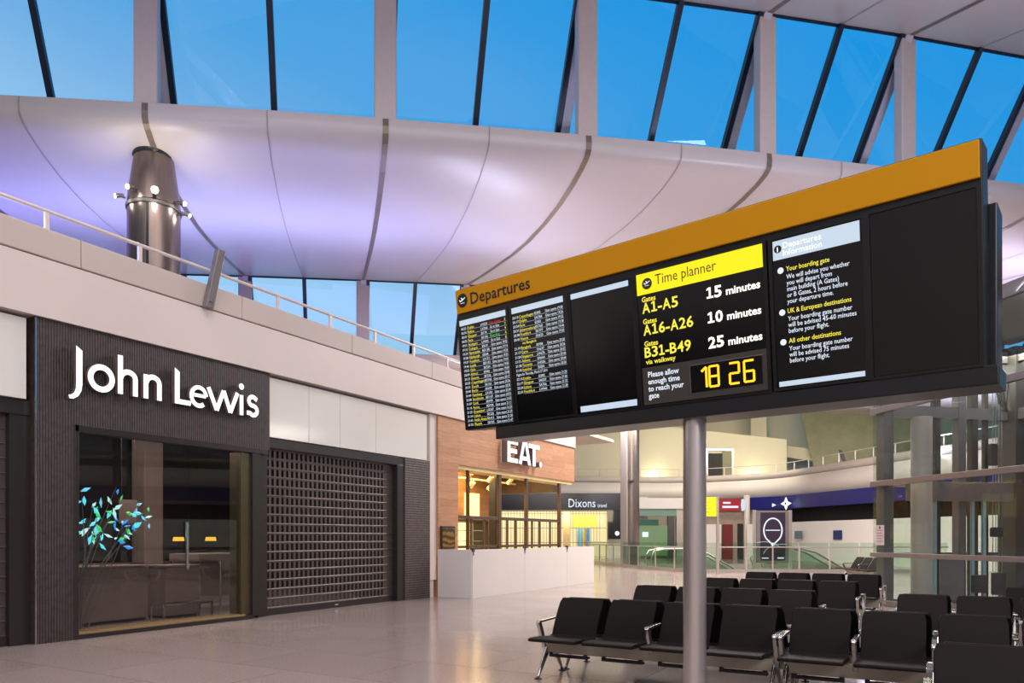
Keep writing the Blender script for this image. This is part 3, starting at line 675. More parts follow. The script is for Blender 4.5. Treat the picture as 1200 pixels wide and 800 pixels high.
def back_mesh():
    mb = MB(); W_, H_ = 0.515, 0.475; n = 8; rows0 = []; rows1 = []
    for k in range(n+1):
        b_ = H_*k/n; ins = 0.0 if k < n else 0.018
        w0 = ins; w1 = W_-ins
        rows0.append([(w0,b_),(0.03,b_),(W_-0.03,b_),(w1,b_)])
    vs = []
    for d in (0.0, 0.035):
        for r in rows0: vs += [back_fn(a,b_,d) for a,b_ in r]
    m_ = (n+1)*4; fs = []
    for i in range(n):
        for j in range(3):
            a = i*4+j; fs += [(a,a+1,a+5,a+4),(m_+a,m_+a+4,m_+a+5,m_+a+1)]
        fs += [(i*4,i*4+4,m_+i*4+4,m_+i*4),(i*4+3,m_+i*4+3,m_+i*4+7,i*4+7)]
    for j in range(3): fs += [(j,m_+j,m_+j+1,j+1),(n*4+j,n*4+j+1,m_+n*4+j+1,m_+n*4+j)]
    return mb.add(vs, fs)
def arm_mesh():
    mb = MB()
    mb.bar((0,-0.06,0.30),(0,-0.215,0.60),0.042,0.055,(0,1,0)); mb.bar((0,-0.225,0.595),(0,0.15,0.605),0.048,0.024); mb.bar((0,-0.205,0.57),(0,-0.225,0.60),0.036,0.045,(0,1,0))
    return mb
def leg_mesh():
    mb = MB()
    for y1 in (-0.30, 0.28):
        s_ = -1 if y1 < 0 else 1
        mb.tube([(0,s_*0.02,0.33),(0,y1*0.55,0.17),(0,y1,0.02)],0.024,10,0.015); mb.tube([(0,s_*0.09,0.31),(0,y1*0.72,0.15),(0,y1,0.02)],0.019,10,0.013)
    return mb
SEATM = seat_mesh(); BACKM = back_mesh(); ARMM = arm_mesh(); LEGM = leg_mesh()
def make_bench(n, arms, label):
    L = n*0.605+0.05
    b = thing('seat_bench', (0,0,0), label, 'bench', 0, 'black airport seating in the waiting area')
    for k in range(n):
        s = SEATM.build('seat', M['seat'], b, bevel=0.008, smooth=40); s.location = (0.04+0.605*k, 0, 0)
        r = BACKM.build('backrest', M['seat'], b, bevel=0.008, smooth=40); r.location = (0.05+0.605*k, 0, 0)
    bm2 = MB(); bm2.box(0.06,-0.10,0.255,L-0.06,-0.02,0.375); bm2.box(0.0,-0.02,0.27,L,0.05,0.35); bm2.build('beam', M['beam'], b, bevel=0.006)
    for k in range(n):
        tr = MB(); tr.box(0.10+0.605*k,-0.12,0.215,0.54+0.605*k,-0.04,0.238); tr.box(0.10+0.605*k,-0.12,0.238,0.14+0.605*k,-0.10,0.26); tr.box(0.50+0.605*k,-0.12,0.238,0.54+0.605*k,-0.10,0.26)
        tr.build('cable_tray', M['rubber'], b)
    for a in arms:
        o = ARMM.build('armrest', M['chrome'], b, bevel=0.006); o.location = (0.605*a+0.02, 0, 0)
    for a in ((0.06, L-0.06)):
        lg = LEGM.build('leg', M['chrome'], b, smooth=40); lg.location = (a, 0, 0)
        for y1 in (-0.30, 0.28):
            ft = MB(); ft.lathe([(0.042,0.0),(0.042,0.008),(0.015,0.018),(0.012,0.03)],0,y1,14); ft.build('foot', M['rubber'], lg, smooth=40)
    return b
def copy_tree(o, parent=None):
    c = o.copy(); COL.objects.link(c)
    if parent: c.parent = parent
    for ch in list(o.children): copy_tree(ch, c)
    return c
pA = make_bench(4, (0, 2, 4), ''); pB = make_bench(4, (0, 1, 2, 3, 4), '')
used = set()
def bench(proto, x, y, back, label, rz=None):
    o = proto if proto.name not in used else copy_tree(proto)
    used.add(o.name)
    L = 4*0.605+0.05
    if rz is not None: o.location = (x, y, 0); o.rotation_euler = (0,0,rz)
    elif back: o.location = (x+L, y, 0); o.rotation_euler = (0,0,math.pi)
    else: o.location = (x, y, 0); o.rotation_euler = (0,0,0)
    o['label'] = label
    return o
G = 0.66
bench(pA, -3.72, 7.25, False, 'black four seat bench whose chrome legs show, left of and behind the board pole')
bench(pB, -1.25, 7.25, False, 'black front row bench starting at the paired chrome armrests right of the pole')
bench(pB, -0.07, 5.20, False, 'nearest black seat backs cut off at the bottom right corner')
bench(pB, -0.07, 5.20+G, True, 'bench behind the nearest seat backs, one chrome armrest rising beside them')
bench(pA, -3.72, 7.25+G, True, 'bench back to back with the front bench left of the pole')
bench(pB, -1.25, 7.25+G, True, 'bench back to back with the front bench right of the pole')
bench(pA, -3.74, 9.70, False, 'second row black bench standing across the pole')
bench(pB, -0.46, 9.70, False, 'second row black bench in front of the glass lift')
bench(pA, -3.74, 9.70+G, True, 'bench back to back with the second row across the pole')
bench(pB, -0.46, 9.70+G, True, 'bench back to back with the second row by the glass lift')
bench(pA, -3.45, 12.10, False, 'third row black bench right of the pole')
bench(pB, 0.75, 11.75, False, 'third row black bench partly seen at the right edge by the lift')
bench(pA, -3.45, 12.10+G, True, 'bench back to back with the third row right of the pole')
bench(pA, -3.29, 14.60, False, 'rearmost black bench facing the camera before the glass balustrade')
bench(pA, -3.29, 14.60+G, True, 'rearmost bench facing away towards the glass balustrade')

# ---------------------------------------------------------------- lettering of the shop sign
sgn = thing('shop_sign', (XF, 6.05, 3.68), 'white illuminated shop name on the dark ribbed fascia', 'sign')
def jl(a, b_, d): return (d-0.05, a, b_)
LT = []
def letter(mb):
    # mb was laid down from the wall out: its front skin glows, the body behind it stays dim
    o = mb.build('letter', M['sign_white'], sgn); o.data.materials.append(M['sign_side'])
    for p in o.data.polygons:
        if abs(p.normal.x) < 0.7 or p.center.x < (D0+D1)/2-0.05: p.material_index = 1
X0 = 6.05; D0, D1 = 0.03, 0.10; sw = 0.082
def P_(pts): return [(a-X0, b_-3.68) for a, b_ in pts]
l = MB(); l.prism(P_([(6.185,4.27),(6.275,4.21),(6.275,3.72),(6.26,3.62),(6.215,3.54),(6.15,3.495),(6.09,3.49),(6.075,3.54),(6.12,3.55),(6.16,3.59),(6.18,3.65),(6.185,3.73)]), jl, D0, D1); letter(l)
l = MB(); l.ribbon(P_(arc(6.56,3.862,0.165,0.165,0,352,40)), 0.085, jl, D0, D1, closed=True); letter(l)
l = MB(); l.ribbon(P_([(6.855,4.27),(6.855,3.68)]), sw, jl, D0, D1); l.ribbon(P_([(6.86,3.93)]+arc(6.985,3.935,0.115,0.10,160,0,14)+[(7.10,3.68)]), sw, jl, D0, D1-0.002); letter(l)
l = MB(); l.ribbon(P_([(7.275,4.06),(7.275,3.68)]), sw, jl, D0, D1); l.ribbon(P_([(7.28,3.93)]+arc(7.40,3.935,0.11,0.10,160,0,14)+[(7.51,3.68)]), sw, jl, D0, D1-0.002); letter(l)
l = MB(); l.prism(P_([(7.785,4.27),(7.875,4.21),(7.875,3.765),(8.10,3.765),(8.08,3.685),(7.785,3.685)]), jl, D0, D1); letter(l)
l = MB(); l.ribbon(P_([(8.09,3.885),(8.38,3.885)]), 0.06, jl, D0, D1); l.ribbon(P_(arc(8.245,3.868,0.145,0.155,6,310,26)), [0.07]*12+[0.075]*15, jl, D0, D1-0.002); letter(l)
l = MB()
for a in (((8.43,4.06),(8.60,3.69)),((8.60,3.69),(8.745,4.05)),((8.745,4.05),(8.885,3.69)),((8.885,3.69),(9.04,4.06))): l.ribbon(P_(a), 0.08, jl, D0, D1 - 0.002*(a[0][1] < 3.9))
letter(l)
l = MB(); l.ribbon(P_([(9.125,4.04),(9.125,3.68)]), sw, jl, D0, D1); l.prism(P_(arc(9.125,4.19,0.056,0.056,0,345,20)), jl, D0, D1); letter(l)
l = MB(); l.ribbon(P_([(9.475,4.0)]+arc(9.375,3.965,0.085,0.08,45,250,14)+arc(9.385,3.80,0.09,0.085,75,-140,14)+[(9.245,3.745)]), 0.08, jl, D0, D1); letter(l)
# cafe sign
csg = thing('cafe_sign', (-10.88, 18.4, 3.66), 'white illuminated block letter sign on the oak cafe front', 'sign')
def ct(a, b_, d): return (d, a, b_)
def cl(poly, holes=None):
    m_ = MB()
    for p in poly: m_.prism(p, ct, 0.0, 0.2)
    o = m_.build('letter', M['sign_white'], csg); o.data.materials.append(M['sign_side'])
    for p in o.data.polygons:
        if abs(p.normal.x) < 0.7: p.material_index = 1
H = 0.66
cl([[(0.0,0),(0.17,0),(0.17,H),(0.0,H)],[(0.17,0),(0.62,0),(0.62,0.13),(0.17,0.13)],[(0.17,0.27),(0.56,0.27),(0.56,0.40),(0.17,0.40)],[(0.17,0.53),(0.62,0.53),(0.62,H),(0.17,H)]])
cl([[(0.66,0),(0.84,0),(1.05,H),(0.90,H)],[(1.24,0),(1.42,0),(1.19,H),(1.05,H),(1.05,0.58)],[(0.86,0.12),(1.22,0.12),(1.19,0.24),(0.90,0.24)]])
cl([[(1.27,0.53),(1.98,0.53),(1.98,H),(1.27,H)],[(1.53,0),(1.72,0),(1.72,0.53),(1.53,0.53)]])
cl([arc(2.05,0.085,0.085,0.085,0,345,20)])

# ---------------------------------------------------------------- roller shutters
def shutter(y0, y1, pitch, hole, solid_end, label):
    t = thing('roller_shutter', (-11.13, y0, 0), label, 'roller shutter')
    L = y1-y0; z0, z1 = 0.14, 3.19; cur = MB(); n = int(round((z1-z0)/pitch)); pz = (z1-z0)/n
    for i in range(n+1): cur.tube([(0.012, 0, z0+i*pz), (0.012, L, z0+i*pz)], 0.013, 6)
    m_ = int(round((L-solid_end)/hole)); ph = (L-solid_end)/m_
    for i in range(n):
        za, zb = z0+i*pz+0.006, z0+(i+1)*pz-0.006
        cur.box(0,0,zb-pz*0.13,0.008,L,zb); cur.box(0,0,za,0.008,L,za+pz*0.09)
        for k in range(m_): cur.box(0, k*ph, za+pz*0.09, 0.008, k*ph+ph*0.46, zb-pz*0.13)
        if solid_end: cur.box(0, L-solid_end, za+pz*0.09, 0.008, L, zb-pz*0.13)
    cur.build('curtain', M['shutter'], t)
    b = MB(); b.box(-0.02,0,0.0,0.05,L,0.13); b.build('bottom_bar', M['shopframe'], t, bevel=0.006)
    b = MB(); b.box(0.05, L*0.5-0.05, 0.05, 0.06, L*0.5+0.05, 0.075); b.build('lock', M['chrome'], t, bevel=0.003)
shutter(9.92, 13.76, 0.18, 0.125, 0.34, 'closed perforated roller shutter right of the display window')
shutter(1.2, 5.40, 0.20, 0.42, 0.28, 'roller shutter at the far left edge, open slats over dark shop')

# ---------------------------------------------------------------- balcony rail on the left parapet
hr = thing('handrail', (-11.05, 4, 5.82), 'white tubular handrail along the parapet above the shops', 'railing')
b = MB(); b.tube([(0,-12,0.34),(0,19.3,0.34)],0.028,10); b.build('top_rail', M['rail'], hr, smooth=40)
for k in range(-4, 10):
    yy = 1.91 + 1.43*k
    b = MB(); b.box(-0.03,yy-0.03,0,0.02,yy+0.03,0.33); b.build('post', M['rail'], hr, bevel=0.005)
br = thing('bracket', (XF+0.02, 8.42, 5.40), 'slanted grey metal fin on the parapet edge', 'bracket')
b = MB(); b.prism([(-0.09,0),(0.07,0.0),(0.31,1.06),(0.17,1.06)], lambda a,c,d:(d,a,c), -0.02, 0.10); b.build('fin', M['lift_rail'], br, bevel=0.01)
b = MB(); b.tube([(0.10,0.0,0.12),(0.13,0.0,0.12)],0.03,10); b.build('bolt', M['chrome'], br, smooth=40)

# ---------------------------------------------------------------- big column with spotlights
cpx, cpy = c2w(-8.8, 18.25)
colm = thing('column', (cpx, cpy, 5.42), 'grey metal column with a tapered head reaching the curved ceiling', 'column')
b = MB(); b.lathe([(0.60,0),(0.60,4.05),(0.57,4.06),(0.57,4.16),(0.60,4.17),(0.60,4.3),(0.47,5.25),(0.45,5.38)],0,0,48); b.build('shaft', M['column'], colm, smooth=35)
b = MB()
for k in range(40):
    a0 = 2*math.pi*k/40; a1 = 2*math.pi*(k+1)/40
b.lathe([(0.42,5.33),(0.48,5.36),(0.50,5.42),(0.48,5.50),(0.42,5.53)],0,0,48); b.build('collar', M['black_gloss'], colm, smooth=40)
b = MB(); a = math.radians(-70)+YAW; b.box(-0.03,-0.61,0,0.03,-0.55,4.1); o = b.build('slot', M['dark'], colm); o.rotation_euler = (0,0,YAW+math.radians(12))
b = MB(); b.lathe([(0.585,4.05),(0.63,4.06),(0.63,4.14),(0.585,4.15)],0,0,48); b.build('lamp_ring', M['lift_dark'], colm, smooth=40)
def spot(px_off, zz, out, r, label, energy):
    # lamp head clamped on the column ring; px_off = angle round the column from the camera side
    a = -math.pi/2 + YAW + math.atan2(8.8, 18.25) + px_off
    R_ = 0.63 + out
    t = thing('spotlight', (cpx+0.63*math.cos(a), cpy+0.63*math.sin(a), 5.42+zz), label, 'spotlight', a, 'spotlights on the tapered column')
    b = MB(); b.tube([(0,0,0),(out*0.6,0,0.02)],0.025,8); b.build('arm', M['lift_dark'], t)
    b = MB(); b.tube([(out*0.6-0.06,0,0.06),(out*0.6+0.12,0,0.0)],r*0.7,14,r); b.build('lamp_body', M['lift_dark'], t, smooth=40)
    b = MB(); b.tube([(out*0.6+0.121,0,0.0),(out*0.6+0.135,0,-0.004)],r*0.86,14); b.build('lens', M['lamp_cool'], t, smooth=40)
    l = bpy.data.lights.new('spot_glow','POINT'); l.energy = energy; l.shadow_soft_size = 0.1; l.color = (1,0.94,0.84)
    lo_ = bpy.data.objects.new('spot_glow', l); COL.objects.link(lo_); lo_.parent = t; lo_.location = (out*0.6+0.3,0,0)
spot(0.02, 4.24, 0.22, 0.085, 'brightest spotlight at the front of the tapered column', 45)
spot(-0.75, 4.32, 0.12, 0.055, 'smaller spotlight left of the brightest one on the column', 14)
spot(-1.40, 4.24, 0.16, 0.055, 'spotlight standing out furthest left from the column', 10)
spot(0.95, 4.20, 0.12, 0.055, 'upper of two spotlights on the right side of the column', 12)
spot(1.25, 4.02, 0.14, 0.05, 'lower of two spotlights on the right side of the column', 8)

# grey column standing on the hall floor
gcol = thing('column', (-13.35, 35.32, 0), 'tall grey round column on the floor beside the glass balustrade', 'column')
b = MB(); b.lathe([(0.43,0),(0.43,10.2)],0,0,40); b.build('shaft', M['column'], gcol, smooth=40)
b = MB(); b.box(-0.30,-0.56,0,0.06,-0.40,9.5); o = b.build('service_strip', M['steel'], gcol, bevel=0.02); o.rotation_euler = (0,0,YAW-math.radians(35))
b = MB(); b.tube([(0,-0.62,4.25),(0.28,-0.62,4.25)],0.06,10); o = b.build('camera', M['dark'], gcol); o.rotation_euler = (0,0,YAW-math.radians(20))

# ---------------------------------------------------------------- white hoarding round the cafe
ho = thing('hoarding', (-9.8, 15.2, 0), 'low white hoarding panels standing in front of the cafe', 'hoarding')
for a, b_ in ((0.0, 2.62), (2.63, 5.3), (5.31, 7.36)):
    q = MB(); q.box(-0.04, a, 0.0, 0.0, b_, 1.19); q.build('panel', M['hoarding'], ho, bevel=0.004)
q = MB(); q.box(-1.02, -0.03, 0, -0.03, 0.01, 1.19); q.build('panel', M['hoarding'], ho, bevel=0.004)
q = MB(); q.box(-1.08, 7.32, 0, -0.03, 7.36, 1.19); q.build('panel', M['hoarding'], ho, bevel=0.004)
for a in (0.02, 2.62, 5.3):
    q = MB(); q.box(-0.05, a-0.03, 1.14, 0.02, a+0.05, 1.24); q.box(-0.03,a-0.01,1.05,0.015,a+0.02,1.14); q.build('clip', M['lift_dark'], ho, bevel=0.004)
# cafe glazing posts and rail
cg = thing('cafe_glazing', (-11.0, 16.2, 0), 'brown framed open glazing of the cafe under the oak front', 'shopfront glazing')
for yy, w, z0, z1 in ((0.62,0.07,0,3.32),(2.27,0.15,0,3.35),(3.9,0.12,0,3.35),(6.2,0.13,0,3.36)):
    q = MB(); q.box(-0.05,yy-w/2,z0,0.04,yy+w/2,z1); q.build('post', M['brown_frame'], cg, bevel=0.008)
q = MB(); q.box(-0.05,0.0,1.99,0.03,6.25,2.08); q.build('transom', M['brown_frame'], cg, bevel=0.006)
for yy in (0.85, 1.5, 2.8, 3.3, 4.35, 4.85, 5.6):
    q = MB(); q.box(-0.06,yy-0.045,0.05,-0.02,yy+0.045,1.99); q.build('door_stile', M['brown_frame'], cg, bevel=0.005)
q = MB(); q.box(-0.06,0.0,1.2,0.0,6.25,1.27); q.build('lower_rail', M['brown_frame'], cg)
q = MB(); q.box(-12.45, 20.25, 0, -12.2, 20.55, 3.9); tag(q.build('pillar', M['dark'], bevel=0.02), 'dark square pillar inside the cafe', 'pillar')
mf = thing('menu_case', (-10.88, 15.36, 1.2), 'small dark framed menu on the oak pier left of the cafe window', 'menu')
q = MB(); q.box(0,0,0,0.04,0.62,0.58); q.build('frame', M['shopframe'], mf, bevel=0.01)
q = MB(); q.box(0.04,0.05,0.05,0.045,0.57,0.53); q.build('sheet', wave_mat('menu_sheet',(40,28,10),(150,110,20),'Z',2.0,0.3,0.0,6), mf)
for k, (xx, za) in enumerate(((-11.95, 3.45), (-12.7, 3.3), (-13.4, 3.4))):
    tr = thing('lighting_track', (xx, 15.4, za), ['front','middle','back'][k]+' ceiling lighting track inside the cafe', 'lighting track')
    q = MB(); q.box(-0.03,0,0,0.03,7.0,0.05); q.build('rail', M['cream'], tr)
    for yy in (1.2, 3.4, 5.8):
        q = MB(); q.tube([(0,yy,0.03),(0,yy,0.55)],0.012,6); q.build('hanger', M['dark'], tr)
    for m_, yy in enumerate((0.9, 1.9, 3.0, 4.2, 5.4)):
        lm = thing('track_spotlight', (xx, 15.4+yy, za), '%s spotlight on the %s cafe track' % (['nearest','second','third','fourth','farthest'][m_], ['front','middle','back'][k]), 'spotlight', 0, 'spotlights on the cafe tracks')
        q = MB(); q.tube([(0,0,0),(0,0,-0.1)],0.015,8); q.build('stem', M['cream'], lm)
        q = MB(); q.tube([(0.05,0,-0.08),(-0.10,0,-0.22)],0.06,12,0.075); q.build('lamp_body', M['cream'], lm, smooth=40)
        q = MB(); q.tube([(-0.101,0,-0.221),(-0.106,0,-0.226)],0.065,12); q.build('lens', M['lamp_warm'], lm)
fg = thing('chiller_cabinet', (-13.5, 19.2, 0), 'lit chiller cabinet at the back of the cafe', 'cabinet')
q = MB(); q.box(-0.35,0,0,0.3,2.2,0.7); q.box(-0.35,0,0.7,-0.3,2.2,2.0); q.box(-0.35,-0.06,0,0.3,0,2.05); q.box(-0.35,2.2,0,0.3,2.26,2.05); q.box(-0.35,0,2.0,0.3,2.2,2.06); q.build('body', M['shopframe'], fg)
q = MB(); q.box(-0.3,0.02,0.72,-0.28,2.18,1.98); q.build('back_light', M['fridge'], fg)
for z in (1.0, 1.35, 1.7):
    q = MB(); q.box(-0.28,0.02,z,0.2,2.18,z+0.03); q.build('shelf', M['chrome'], fg)
for k, (yy, w) in enumerate(((16.6,1.0),(21.0,0.9))):
    mbd = tag(MB().add([(-13.88,yy,2.2),(-13.88,yy+w,2.2),(-13.88,yy+w,3.0),(-13.88,yy,3.0),(-13.84,yy,2.2),(-13.84,yy+w,2.2),(-13.84,yy+w,3.0),(-13.84,yy,3.0)],[(0,1,2,3),(4,5,6,7),(0,1,5,4),(1,2,6,5),(2,3,7,6),(3,0,4,7)]).build('menu_board', M['fridge']), ['glowing menu board over the chiller, nearer the camera','glowing menu board at the far end of the cafe'][k], 'menu board')

# ---------------------------------------------------------------- inside the display window
def plinth(x, y, sx_, sy_, h, label):
    t = thing('plinth', (x,y,0), label, 'plinth')
    q = MB(); q.box(-sx_/2,-sy_/2,0.05,sx_/2,sy_/2,h-0.04); q.build('body', M['plinth'], t, bevel=0.01)
    q = MB(); q.box(-sx_/2-0.015,-sy_/2-0.015,h-0.04,sx_/2+0.015,sy_/2+0.015,h); q.build('top', M['plinth'], t, bevel=0.008)
    q = MB(); q.box(-sx_/2+0.04,-sy_/2+0.04,0,sx_/2-0.04,sy_/2-0.04,0.05); q.build('base', M['dark'], t)
plinth(-12.75, 7.55, 0.7, 1.7, 1.0, 'long low pinkish plinth behind the left panes of the display window')
plinth(-12.55, 9.0, 0.6, 0.72, 0.98, 'square pinkish plinth in the middle of the display window')
tb = thing('table', (-12.95, 10.15, 0), 'thin legged display table in the right of the display window', 'table')
q = MB(); q.box(-0.45,-0.62,1.02,0.45,0.62,1.17); q.build('tabletop', M['plinth'], tb, bevel=0.01)
for a in (-0.42, 0.42):
    for c in (-0.58, 0.58):
        q = MB(); q.box(a-0.015,c-0.015,0,a+0.015,c+0.015,1.02); q.build('leg', M['chrome'], tb)
q = MB(); q.box(-0.43,-0.58,0.1,-0.41,0.58,0.12); q.box(0.41,-0.58,0.1,0.43,0.58,0.12); q.build('stretcher', M['chrome'], tb)
bn = thing('display_stand', (-11.75, 8.25, 0), 'small low chrome frame stand on the display window floor', 'stand')
q = MB(); q.bar((0,0,0.30),(0,1.0,0.30),0.03,0.03); q.bar((-0.35,0,0.30),(-0.35,1.0,0.30),0.03,0.03); q.bar((0,0,0.3),(-0.35,0,0.3),0.03,0.03); q.bar((0,1.0,0.3),(-0.35,1.0,0.3),0.03,0.03); q.build('frame', M['chrome'], bn)
for a in (0,-0.35):
    for c in (0,1.0):
        q = MB(); q.bar((a,c,0),(a,c,0.3),0.03,0.03); q.build('leg', M['chrome'], bn)
# reflection of a glowing sculpture behind the viewer, modelled inside the window
tree = thing('sculpture_reflection', (-11.75, 6.75, 0), 'reflection of a glowing blue and green branch sculpture, modelled in the left of the display window', 'sculpture')
q = MB(); tips = []
for k in range(14):
    a = -0.45 + 1.75*k/13 + random.uniform(-.1,.1); h = random.uniform(1.75, 2.45); base = Vector((random.uniform(-.08,.08), random.uniform(-.12,.12), 0.0))
    mid = base + Vector((random.uniform(-.1,.1), a*0.35, 1.0)); tip = Vector((random.uniform(-.2,.2), a*0.95, h))
    q.tube([base, mid, mid.lerp(tip,0.5)+Vector((0,0,0.06)), tip], 0.012, 6, 0.005); tips.append((mid, tip))
q.build('stems', M['lift_rail'], tree, smooth=40)
LM = [glow('leaf_sky', (110,215,250), 1.4), glow('leaf_cyan', (90,225,255), 1.5), glow('leaf_blue', (40,140,235), 1.5), glow('leaf_green', (60,215,110), 1.3), glow('leaf_pale', (190,250,250), 1.3)]
for mid, tip in tips:
    for k in range(6):
        c = mid.lerp(tip, 0.45+0.11*k) + Vector((random.uniform(-.08,.08), random.uniform(-.12,.12), random.uniform(-.08,.08)))
        L_ = random.uniform(0.11,0.22); w = L_*random.uniform(0.25,0.5); d = Vector((random.uniform(-.4,.4), random.uniform(-1,1), random.uniform(-.6,1))).normalized()
        s_ = d.cross(Vector((1,0,0.2))).normalized(); n_ = d.cross(s_)
        l = MB().add([c-d*L_/2, c+s_*w/2+n_*0.012, c+d*L_/2, c-s_*w/2+n_*0.012, c-n_*0.018], [(0,1,4),(1,2,4),(2,3,4),(3,0,4),(0,3,1),(1,3,2)])
        l.build('leaf', random.choice(LM), tree)
q = MB(); q.box(-15.2, 9.9, 0, -14.75, 10.35, 4.0); tag(q.build('pillar', M['plinth'], bevel=0.02), 'grey square pillar inside the dark shop behind the display window', 'pillar')
hp = thing('hanging_panel', (-13.2, 8.35, 1.75), 'small pale panel hanging behind the sculpture reflection in the display window', 'panel')
q = MB(); q.box(-0.02, 0, 0, 0.02, 0.36, 0.45); q.build('board', M['plinth'], hp, bevel=0.005)
for a in (0.05, 0.31):
    q = MB(); q.tube([(0, a, 0.45), (0, a, 2.25)], 0.004, 6); q.build('wire', M['chrome'], hp)
for k, (yy, lab) in enumerate(((8.0,'left'),(10.8,'middle'),(12.6,'right'))):
    t = thing('ceiling_spotlight', (-13.2, yy, 4.0), lab+' small warm ceiling lamp in the dark shop', 'spotlight', 0, 'lamps in the dark shop')
    q = MB(); q.tube([(0,0,0),(0,0,-0.12)],0.02,8); q.build('stem', M['dark'], t)
    q = MB(); q.tube([(0,0,-0.1),(0.05,0,-0.26)],0.06,12,0.08); q.build('lamp_body', M['dark'], t, smooth=40)
    q = MB(); q.tube([(0.0505,0,-0.261),(0.052,0,-0.266)],0.07,12); q.build('lens', M['lamp_warm'], t)
area('shop_light', (-12.7, 8.6, 3.6), (0,0,0), 1.0, 3.0, 110, (1.0, 0.84, 0.78))
area('shop_light', (-15, 9.5, 3.9), (0,0,0), 3, 7, 70, (1.0, 0.84, 0.78))
for k, (yy, zz) in enumerate(((12.0,1.55),(12.95,1.7))):
    t = thing('table_lamp', (-16.5, yy, 0.9), ('left','right')[k]+' one of two small yellow lamps on the counter deep in the dark shop', 'lamp', 0, 'yellow lamps deep in the shop')
    q = MB(); q.lathe([(0.08,0),(0.08,0.02),(0.015,0.04),(0.015,0.5)],0,0,16); q.build('base', M['dark'], t)
    q = MB(); q.lathe([(0.14,0.5),(0.12,0.60)],0,0,16); q.build('lamp_shade', glow('shade_%d'%k,(255,190,60),1.6), t)
q = thing('shelf_counter', (-16.5, 10.0, 0), 'long dark counter carrying lamps at the back of the shop', 'counter')
b = MB(); b.box(-0.3,-3.2,0,0.3,3.8,0.86); b.build('body', M['plinth'], q); b = MB(); b.box(-0.33,-3.23,0.86,0.33,3.83,0.9); b.build('top', M['plinth'], q)

# ---------------------------------------------------------------- far shops (wall frames run along the curve of the far building)
def on_far(i0, i1=None):
    a = Vector(FW[i0]); b_ = Vector(FW[i0+1]); t = (b_-a).normalized(); return a, t, math.atan2(t.y, t.x)
def facing(px_X, Y, z=0):
    p = c2w(px_X, Y); return (p[0], p[1], z)
# electronics shop: black fascia, lit shutter, black pier
dx = thing('electronics_shop', facing(-3.35, 51.2), 'far shop with black fascia over a bright grille, left of the grey column', 'shopfront', YAW)
q = MB(); q.box(0,0,3.27,10.95,0.5,4.52); q.build('fascia', M['black_gloss'], dx, bevel=0.02)
q = MB(); q.box(9.95,0,1.35,10.95,0.5,3.27); q.build('fascia', M['black_gloss'], dx)
say(dx, 's_text', lambda a,c,d:(a,-d,c), 0.01, ('Dixons', 0.85, 7.25, 3.55, dict(fit=1.85)), ('travel', 0.38, 9.25, 3.55, dict(fit=0.62)))
q = MB(); q.box(0,1.0,0,10,1.1,3.3); q.build('back_wall', glow('shop_glow',(250,226,168),0.95), dx)  # wall made to glow in place of the lit shop interior
q = MB(); q.box(10.0,1.0,0,12.9,1.1,4.3); q.build('side_wall', M['hoarding'], dx)
q = MB()
for k in range(46): q.box(0.2+k*0.205,0.3,0,0.225+k*0.205,0.33,3.27)
for z in (0.1,1.1,2.1,3.1): q.box(0.1,0.3,z,9.9,0.33,z+0.03)
q.build('grille', M['shutter'], dx)
q = MB(); q.box(6.9,0.2,0,7.35,0.45,3.27); q.build('pier', mat('pier_cream',(214,180,130),0.5), dx)
q = MB(); q.box(7.6,0.6,2.2,9.3,0.65,3.05); o = q.build('poster', glow('poster_yellow',(255,232,60),1.3), dx); o['label'] = 'glowing yellow poster'
for a, b_, cc in ((7.9,8.3,(120,190,220)),(8.5,8.8,(90,150,200)),(8.3,8.5,(230,190,70))):
    q = MB(); q.box(a,0.7,0.4,b_,0.8,2.1); q.build('display_stand', mat('stand',cc,0.5), dx)
t = MB(); t.prism(arc(10.6,1.75,0.16,0.16,0,340,16), lambda a,c,d:(a,-d,c), 0, 0.02); t.build('emblem', M['s_text'], dx)
p = facing(3.0, 51.0, 3.0); area('shop_light', p, (math.radians(60),0,YAW), 8, 1, 160, (1,0.86,0.55))
# green shop
gs = thing('green_shop', facing(8.75, 51.2), 'small far shop with green panels between grey column and board pole', 'shopfront', YAW)
q = MB(); q.box(0,0,2.95,2.6,0.3,3.45); q.build('fascia', mat('teal_grey',(110,140,130),0.4), gs)
q = MB(); q.box(0,-0.05,2.3,1.35,0.3,2.7); q.build('name_band', mat('dark_green',(8,84,66),0.4), gs)
q = MB(); q.box(0,0.1,0.2,2.0,0.3,2.3); q.build('lit_panel', glow('green_panel',(128,158,108),0.6), gs)
q = MB(); q.box(2.0,-0.05,0,2.45,0.3,2.95); q.build('side_post', M['lift_dark'], gs)
t = MB(); t.box(0.25,-0.02,1.5,0.65,0.09,1.85); t.build('emblem', M['s_text'], gs)
q = MB(); q.box(2.6,0,0,3.6,0.4,3.45); q.build('pilaster', M['parapet'], gs)
q = MB(); q.box(0,-0.1,3.45,3.6,0.4,4.18); q.build('bulkhead', M['hoarding'], gs)
# yellow wayfinding sign on a slim post
yg = thing('wayfinding_sign', (-7.56, 29.66, 0), 'glowing yellow sign box on a slim tall post right of the board pole', 'sign', YAW)
q = MB(); q.lathe([(0.06,0),(0.06,3.1)],0,0,16); q.build('post', M['steel'], yg, smooth=40)
q = MB(); q.box(-0.95,-0.06,2.32,-0.07,0.06,3.08); q.build('sign_box', M['s_yband'], yg, bevel=0.01)
t = MB()
for k in range(4): t.box(-0.84,-0.064,2.86-0.13*k,-0.84+0.55-0.08*(k%2),-0.06,2.91-0.13*k)
t.build('print', mat('sign_ink',(235,190,30),0.5), yg)
